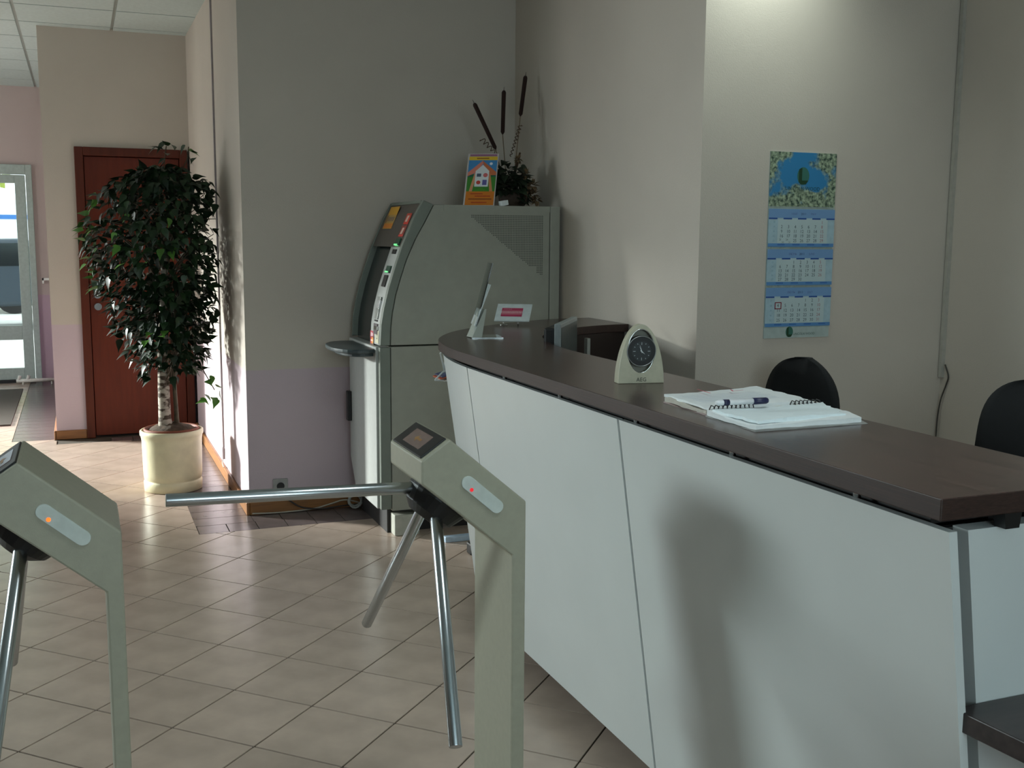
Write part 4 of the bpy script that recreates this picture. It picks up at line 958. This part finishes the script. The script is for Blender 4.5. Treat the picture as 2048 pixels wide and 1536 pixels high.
# ------------------------------------------------------------------ office chairs behind the counter
def chair(label, loc, rz, seat=.46, top=1.0):
    t = thing('office_chair', label, 'chair', loc, 'black office chairs behind the counter'); t.rotation_euler.z = rz
    # backrest: rounded shell, front faces -Y (local)
    q = MB(); n, m_ = 12, 20; bw, z0 = .215, seat+.13; vs = []
    for side in (0, 1):
        for j in range(m_+1):
            t_ = math.sin(j/m_*PI/2); z = z0+(top-z0)*t_
            wd = bw*(1-min(1, max(0, (t_-.45)/.55))**3.0)**.5 if t_ > .45 else bw*(.80+.20*math.sin(t_/.45*PI/2))
            wd = max(wd, .035)
            for i in range(n+1):
                s_ = -1+2*i/n; edge = (1-abs(s_)**4)*(1-abs(2*t_-1)**8)
                y = .035*s_*s_*-1+.02*math.sin(t_*PI)+(-.028 if side == 0 else .022)*(.35+.65*edge)
                vs.append((wd*s_, .21+y+.05*t_, z))
    def id_(sd_, j, i): return sd_*(n+1)*(m_+1)+j*(n+1)+i
    fs = []
    for j in range(m_):
        for i in range(n): fs.append((id_(0, j, i), id_(0, j, i+1), id_(0, j+1, i+1), id_(0, j+1, i))); fs.append((id_(1, j, i+1), id_(1, j, i), id_(1, j+1, i), id_(1, j+1, i+1)))
    for j in range(m_): fs.append((id_(0, j+1, 0), id_(1, j+1, 0), id_(1, j, 0), id_(0, j, 0))); fs.append((id_(0, j, n), id_(1, j, n), id_(1, j+1, n), id_(0, j+1, n)))
    for i in range(n): fs.append((id_(0, 0, i+1), id_(0, 0, i), id_(1, 0, i), id_(1, 0, i+1))); fs.append((id_(0, m_, i), id_(0, m_, i+1), id_(1, m_, i+1), id_(1, m_, i)))
    q.add(vs, fs, 0, True); q.build('backrest', FAB, t)
    q = MB(); q.prism(spline([(-.22, -.2), (-.1, -.235), (.1, -.235), (.22, -.2), (.235, 0), (.2, .2), (0, .215), (-.2, .2), (-.235, 0)], 3), XY, seat-.035, seat+.03); q.build('seat', FAB, t, .02, segs=3)
    q = MB(); q.obox((0, .235, seat+.08), (.03, 0, 0), (0, .006, 0), (0, .012, .15)); q.obox((0, .13, seat-.045), (.03, 0, 0), (0, .11, 0), (0, 0, .006)); q.build('back_support', BLACKP, t)
    q = MB(); q.tube([(0, 0, .07), (0, 0, seat-.035)], [.028, .022], 14); q.build('column', M('column_black', (30, 30, 32), .3, metal=.4), t)
    for k in range(5):
        a = 2*PI*k/5+.3; c_, s_ = math.cos(a), math.sin(a)
        q = MB(); q.tube([(0, 0, .095), (.14*c_, .14*s_, .085), (.29*c_, .29*s_, .065)], [.024, .018, .013], 8); lg = q.build('base_leg', BLACKP, t)
        q = MB(); q.tube([(.29*c_-.018*s_, .29*s_+.018*c_, .025), (.29*c_+.018*s_, .29*s_-.018*c_, .025)], .025, 14); q.tube([(.29*c_, .29*s_, .03), (.29*c_, .29*s_, .066)], .006, 6); q.build('caster', BLACKP, lg)
    return t
chair('black office chair below the wall calendar, seen over the counter', (2.30, 3.33, 0), math.radians(-88), top=1.035)
chair('black office chair at the right photo edge, cut off by the frame', (2.63, 2.53, 0), math.radians(-85), top=1.035)

# ------------------------------------------------------------------ potted ficus
PC = Vector((.462, 6.482, 0))
fc_ = thing('potted_ficus', 'tall potted ficus tree in a cream ceramic pot before the brown door', 'plant', PC)
prof = [(.150, 0), (.163, .004), (.165, .055), (.160, .062), (.157, .066), (.162, .072), (.165, .10), (.169, .30), (.173, .322), (.178, .330), (.178, .352), (.171, .358), (.160, .356), (.158, .30)]
q = MB(); q.lathe(prof, (0, 0, 0), 48); q.build('pot', CREAM, fc_)
q = MB(); q.lathe([(.150, .29), (.156, .360), (.150, .368), (.143, .362), (.140, .29)], (0, 0, 0), 36); q.build('inner_pot', TERRA, fc_)
q = MB(); n = 14; vs = [(0, 0, .395)]; fs = []
for rI in range(1, 6):
    for k in range(24):
        a = 2*PI*k/24; rr = .142*rI/5; vs.append((rr*math.cos(a), rr*math.sin(a), .350+.045*(1-(rI/5)**2)+rnd.uniform(-.006, .006)))
for k in range(24): fs.append((0, 1+k, 1+(k+1) % 24))
for rI in range(4):
    for k in range(24): a = 1+rI*24; fs.append((a+k, a+24+k, a+24+(k+1) % 24, a+(k+1) % 24))
q.add(vs, fs, 0, True); q.build('soil', SOIL, fc_)
BARK = bpy.data.materials.new('pale_bark'); BARK.use_nodes = True; t_ = BARK.node_tree; N = t_.nodes; K = t_.links; b_ = N['Principled BSDF']; b_.inputs['Roughness'].default_value = .8
tc = N.new('ShaderNodeTexCoord'); mp = N.new('ShaderNodeMapping'); mp.inputs['Scale'].default_value = (1, 1, 2.2); K.new(tc.outputs['Object'], mp.inputs[0])
no = N.new('ShaderNodeTexNoise'); no.inputs['Scale'].default_value = 18; no.inputs['Detail'].default_value = 4; K.new(mp.outputs[0], no.inputs['Vector'])
cr = N.new('ShaderNodeValToRGB'); cr.color_ramp.elements[0].position = .46; cr.color_ramp.elements[0].color = L((72, 58, 44)); cr.color_ramp.elements[1].position = .54; cr.color_ramp.elements[1].color = L((172, 162, 146)); K.new(no.outputs['Fac'], cr.inputs[0]); K.new(cr.outputs[0], b_.inputs['Base Color'])
q = MB(); q.tube([(-.03, 0, .34), (-.035, 0, .42), (-.035, .005, .60), (-.03, .01, .85), (-.01, .01, 1.15), (0, 0, 1.5)], [.048, .036, .033, .031, .024, .012], 14); q.build('trunk', BARK, fc_)
DST = M('dark_stem', (78, 68, 50), .8, var=.3, scale=30)
q = MB(); q.tube([(.03, .0, .34), (.03, -.005, .45), (.022, 0, .7), (.045, 0, .95), (.05, 0, 1.3)], [.018, .013, .012, .011, .008], 10); q.build('second_trunk', DST, fc_)
def crad(z):
    P = [(.50, 0), (.62, .10), (.72, .17), (.80, .235), (.90, .28), (1.05, .31), (1.2, .40), (1.35, .445), (1.5, .44), (1.65, .40), (1.74, .33), (1.80, .24), (1.84, .12), (1.87, .04)]
    for (z0, r0), (z1, r1) in zip(P, P[1:]):
        if z0 <= z <= z1: return r0+(r1-r0)*(z-z0)/(z1-z0)
    return 0
rl = random.Random(21)
LEAF_A = leafmesh(.068, .044, .22, .22); LEAF_B = leafmesh(.058, .038, .3, .1); LEAF_C = leafmesh(.074, .040, .15, .3)
# branches and twigs
tw = MB(); anchors = []
for k in range(60):
    z = rl.uniform(.78, 1.74); a = rl.uniform(0, 2*PI); R_ = crad(z)*rl.uniform(.55, .95); zb_ = max(.62, z-rl.uniform(.1, .35))
    p0 = Vector((rl.uniform(-.03, .03), rl.uniform(-.03, .03), zb_)); p2_ = Vector((R_*math.cos(a)*.95-.01, R_*math.sin(a)*.8, z)); p1 = (p0+p2_)/2+Vector((0, 0, .05))
    if PC.x+p2_.x > .74: p2_.x = .74-PC.x
    tw.tube([p0, p1, p2_], [.006, .004, .002], 5); anchors.append(p2_)
tag(tw.build('branches', DST, fc_), kind='stuff')
leaves = []
tries = 0
while len(leaves) < 2900 and tries < 60000:
    tries += 1
    z = rl.uniform(.66, 1.86); R_ = crad(z)
    a = rl.uniform(0, 2*PI); k = rl.random()**.45
    x, y = R_*k*math.cos(a), R_*k*math.sin(a)*.85
    # lumpy outline: cluster noise
    if math.sin(7*a+z*9)+math.sin(11*z+3*a)+math.sin(4*a-13*z) > .75 and k > .74: continue
    if z < .95 and rl.random() < .35: continue
    if z < .86 and x*x+y*y < .012: continue
    if PC.x+x > .735: continue
    if PC.x+x > .68 and rl.random() < .4: continue
    leaves.append((x, y, z, a, k))
for (x, y, z) in ((.01, -.1, 1.99), (.03, -.1, 1.97), (.05, -.08, 1.98), (-.03, -.1, 1.965), (.0, -.1, 1.95), (.02, -.09, 1.93), (.12, -.1, 1.98), (.14, -.1, 1.95), (.16, -.1, 1.94), (.13, -.1, 1.92), (.17, -.1, 1.91), (.01, -.1, 1.90), (.22, -.2, .56), (.24, -.2, .55), (.26, -.2, .60), (.24, -.2, .62), (.17, -.2, .58), (.15, -.2, .56), (.19, -.2, .66), (.22, -.15, .68), (.18, -.2, .545)):
    leaves.append((x, y, z, rl.uniform(-PI, 0), 2.0))
for tipx, tipz, bx0 in ((.02, 1.97, 0), (.14, 1.97, .08)):
    q = MB(); q.tube([(bx0, -.08, 1.80), (tipx-.01, -.09, 1.90), (tipx, -.1, 1.97)], .003, 5); q.build('top_shoot', DST, fc_)
q = MB(); q.tube([(.05, -.03, .85), (.16, -.15, .74), (.23, -.19, .60)], .003, 5); q.build('low_shoot', DST, fc_)
camL = Vector((0, 0, CAM_H))
def vis_score(l):
    P = Vector((l[0], l[1], l[2]))+PC; to = (camL-P).normalized(); out = Vector((l[0], l[1], (l[2]-1.35)*.6))
    return (out.dot(to) if l[4] <= 1 else 5)+rl.uniform(0, .12)
# silhouettes at the sides matter too
def score(l):
    side = abs(l[0]*math.cos(.07)+l[1]*.07); return max(vis_score(l), side*.85 if l[1] < .12 else 0)
leaves.sort(key=score, reverse=True)
lms = []
for nm, lm in (('a', LEAF_A), ('b', LEAF_B), ('c', LEAF_C)):
    q = MB(); q.add(lm[0], lm[1], 0, True); lms.append(q.mesh('leaf', LEAFM))
def leaf_frame(l):
    x, y, z, a, k = l; outx, outy = math.cos(a), math.sin(a)
    d_ = Vector((outx*rl.uniform(.3, 1.0)+rl.uniform(-.35, .35), outy*rl.uniform(.3, 1.0)+rl.uniform(-.35, .35), rl.uniform(-1.0, .35)))
    if PC.x+x+d_.normalized().x*.085 > .775: d_.x = -abs(d_.x)*.3
    d_.normalize(); up = Vector((outx*.5+rl.uniform(-.5, .5), outy*.5+rl.uniform(-.5, .5), .8)); Z_ = (up-d_*up.dot(d_)).normalized(); Y_ = Z_.cross(d_)
    return d_, Y_, Z_, rl.uniform(.78, 1.15)
LEAFN = M('ficus_leaf_young', (92, 140, 58), 0.45, var=0.2, scale=12, objrand=0.3)
q = MB(); q.add(LEAF_A[0], LEAF_A[1], 0, True); young = q.mesh('leaf', LEAFN)
for l in leaves[:298]:
    d_, Y_, Z_, s_ = leaf_frame(l)
    fresh = (l[4] > 1 and l[2] < 1.0) or (l[0] < -.22 and rl.random() < .28) or (l[2] < .95 and rl.random() < .3) or rl.random() < .03
    o = bpy.data.objects.new('leaf', young if fresh else lms[rl.randrange(3)]); COL.objects.link(o); o.parent = fc_
    o.matrix_local = Matrix(((d_.x*s_, Y_.x*s_, Z_.x*s_, l[0]), (d_.y*s_, Y_.y*s_, Z_.y*s_, l[1]), (d_.z*s_, Y_.z*s_, Z_.z*s_, l[2]), (0, 0, 0, 1)))
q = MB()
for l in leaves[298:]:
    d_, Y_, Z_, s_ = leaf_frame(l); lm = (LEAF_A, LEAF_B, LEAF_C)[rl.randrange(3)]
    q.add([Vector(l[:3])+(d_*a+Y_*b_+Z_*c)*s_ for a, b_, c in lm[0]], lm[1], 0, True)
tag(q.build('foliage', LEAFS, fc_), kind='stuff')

# ------------------------------------------------------------------ ceiling light in the staff corner
cl = thing('ceiling_light', 'recessed ceiling light above the calendar wall corner', 'ceiling light', (2.56, 3.50, ZC-.006))
q = MB(); q.lathe([(.06, -.004), (.085, -.006), (.088, 0), (.06, 0)], (0, 0, 0), 28, caps=False); q.build('trim_ring', WHITE, cl)
q = MB(); q.lathe([(.001, -.0035), (.06, -.0035)], (0, 0, 0), 28, caps=False); q.build('lamp_lens', M('lamp_lens', (235, 250, 240), .5, emit=8), cl)
cl2 = thing('ceiling_light', 'square panel light in the ceiling over the near end of the reception counter', 'ceiling light', (1.25, 1.25, ZC-.006))
q = MB(); q.box(-.30, .30, -.30, -.278, -.016, 0); q.box(-.30, .30, .278, .30, -.016, 0); q.box(-.30, -.278, -.278, .278, -.016, 0); q.box(.278, .30, -.278, .278, -.016, 0); q.build('frame', WHITE, cl2)
q = MB(); q.box(-.278, .278, -.278, .278, -.008, 0); q.build('diffuser', M('diffuser', (240, 250, 250), .6, emit=3), cl2)
ld = bpy.data.lights.new('ceiling_lamp', 'SPOT'); ld.energy = 30; ld.color = (.86, 1.0, .93); ld.spot_size = math.radians(120); ld.spot_blend = 1.0; ld.shadow_soft_size = .06
lo_ = bpy.data.objects.new('ceiling_lamp', ld); COL.objects.link(lo_); lo_.location = (2.52, 3.50, ZC-.03); lo_.rotation_euler = (math.radians(25), 0, 0)
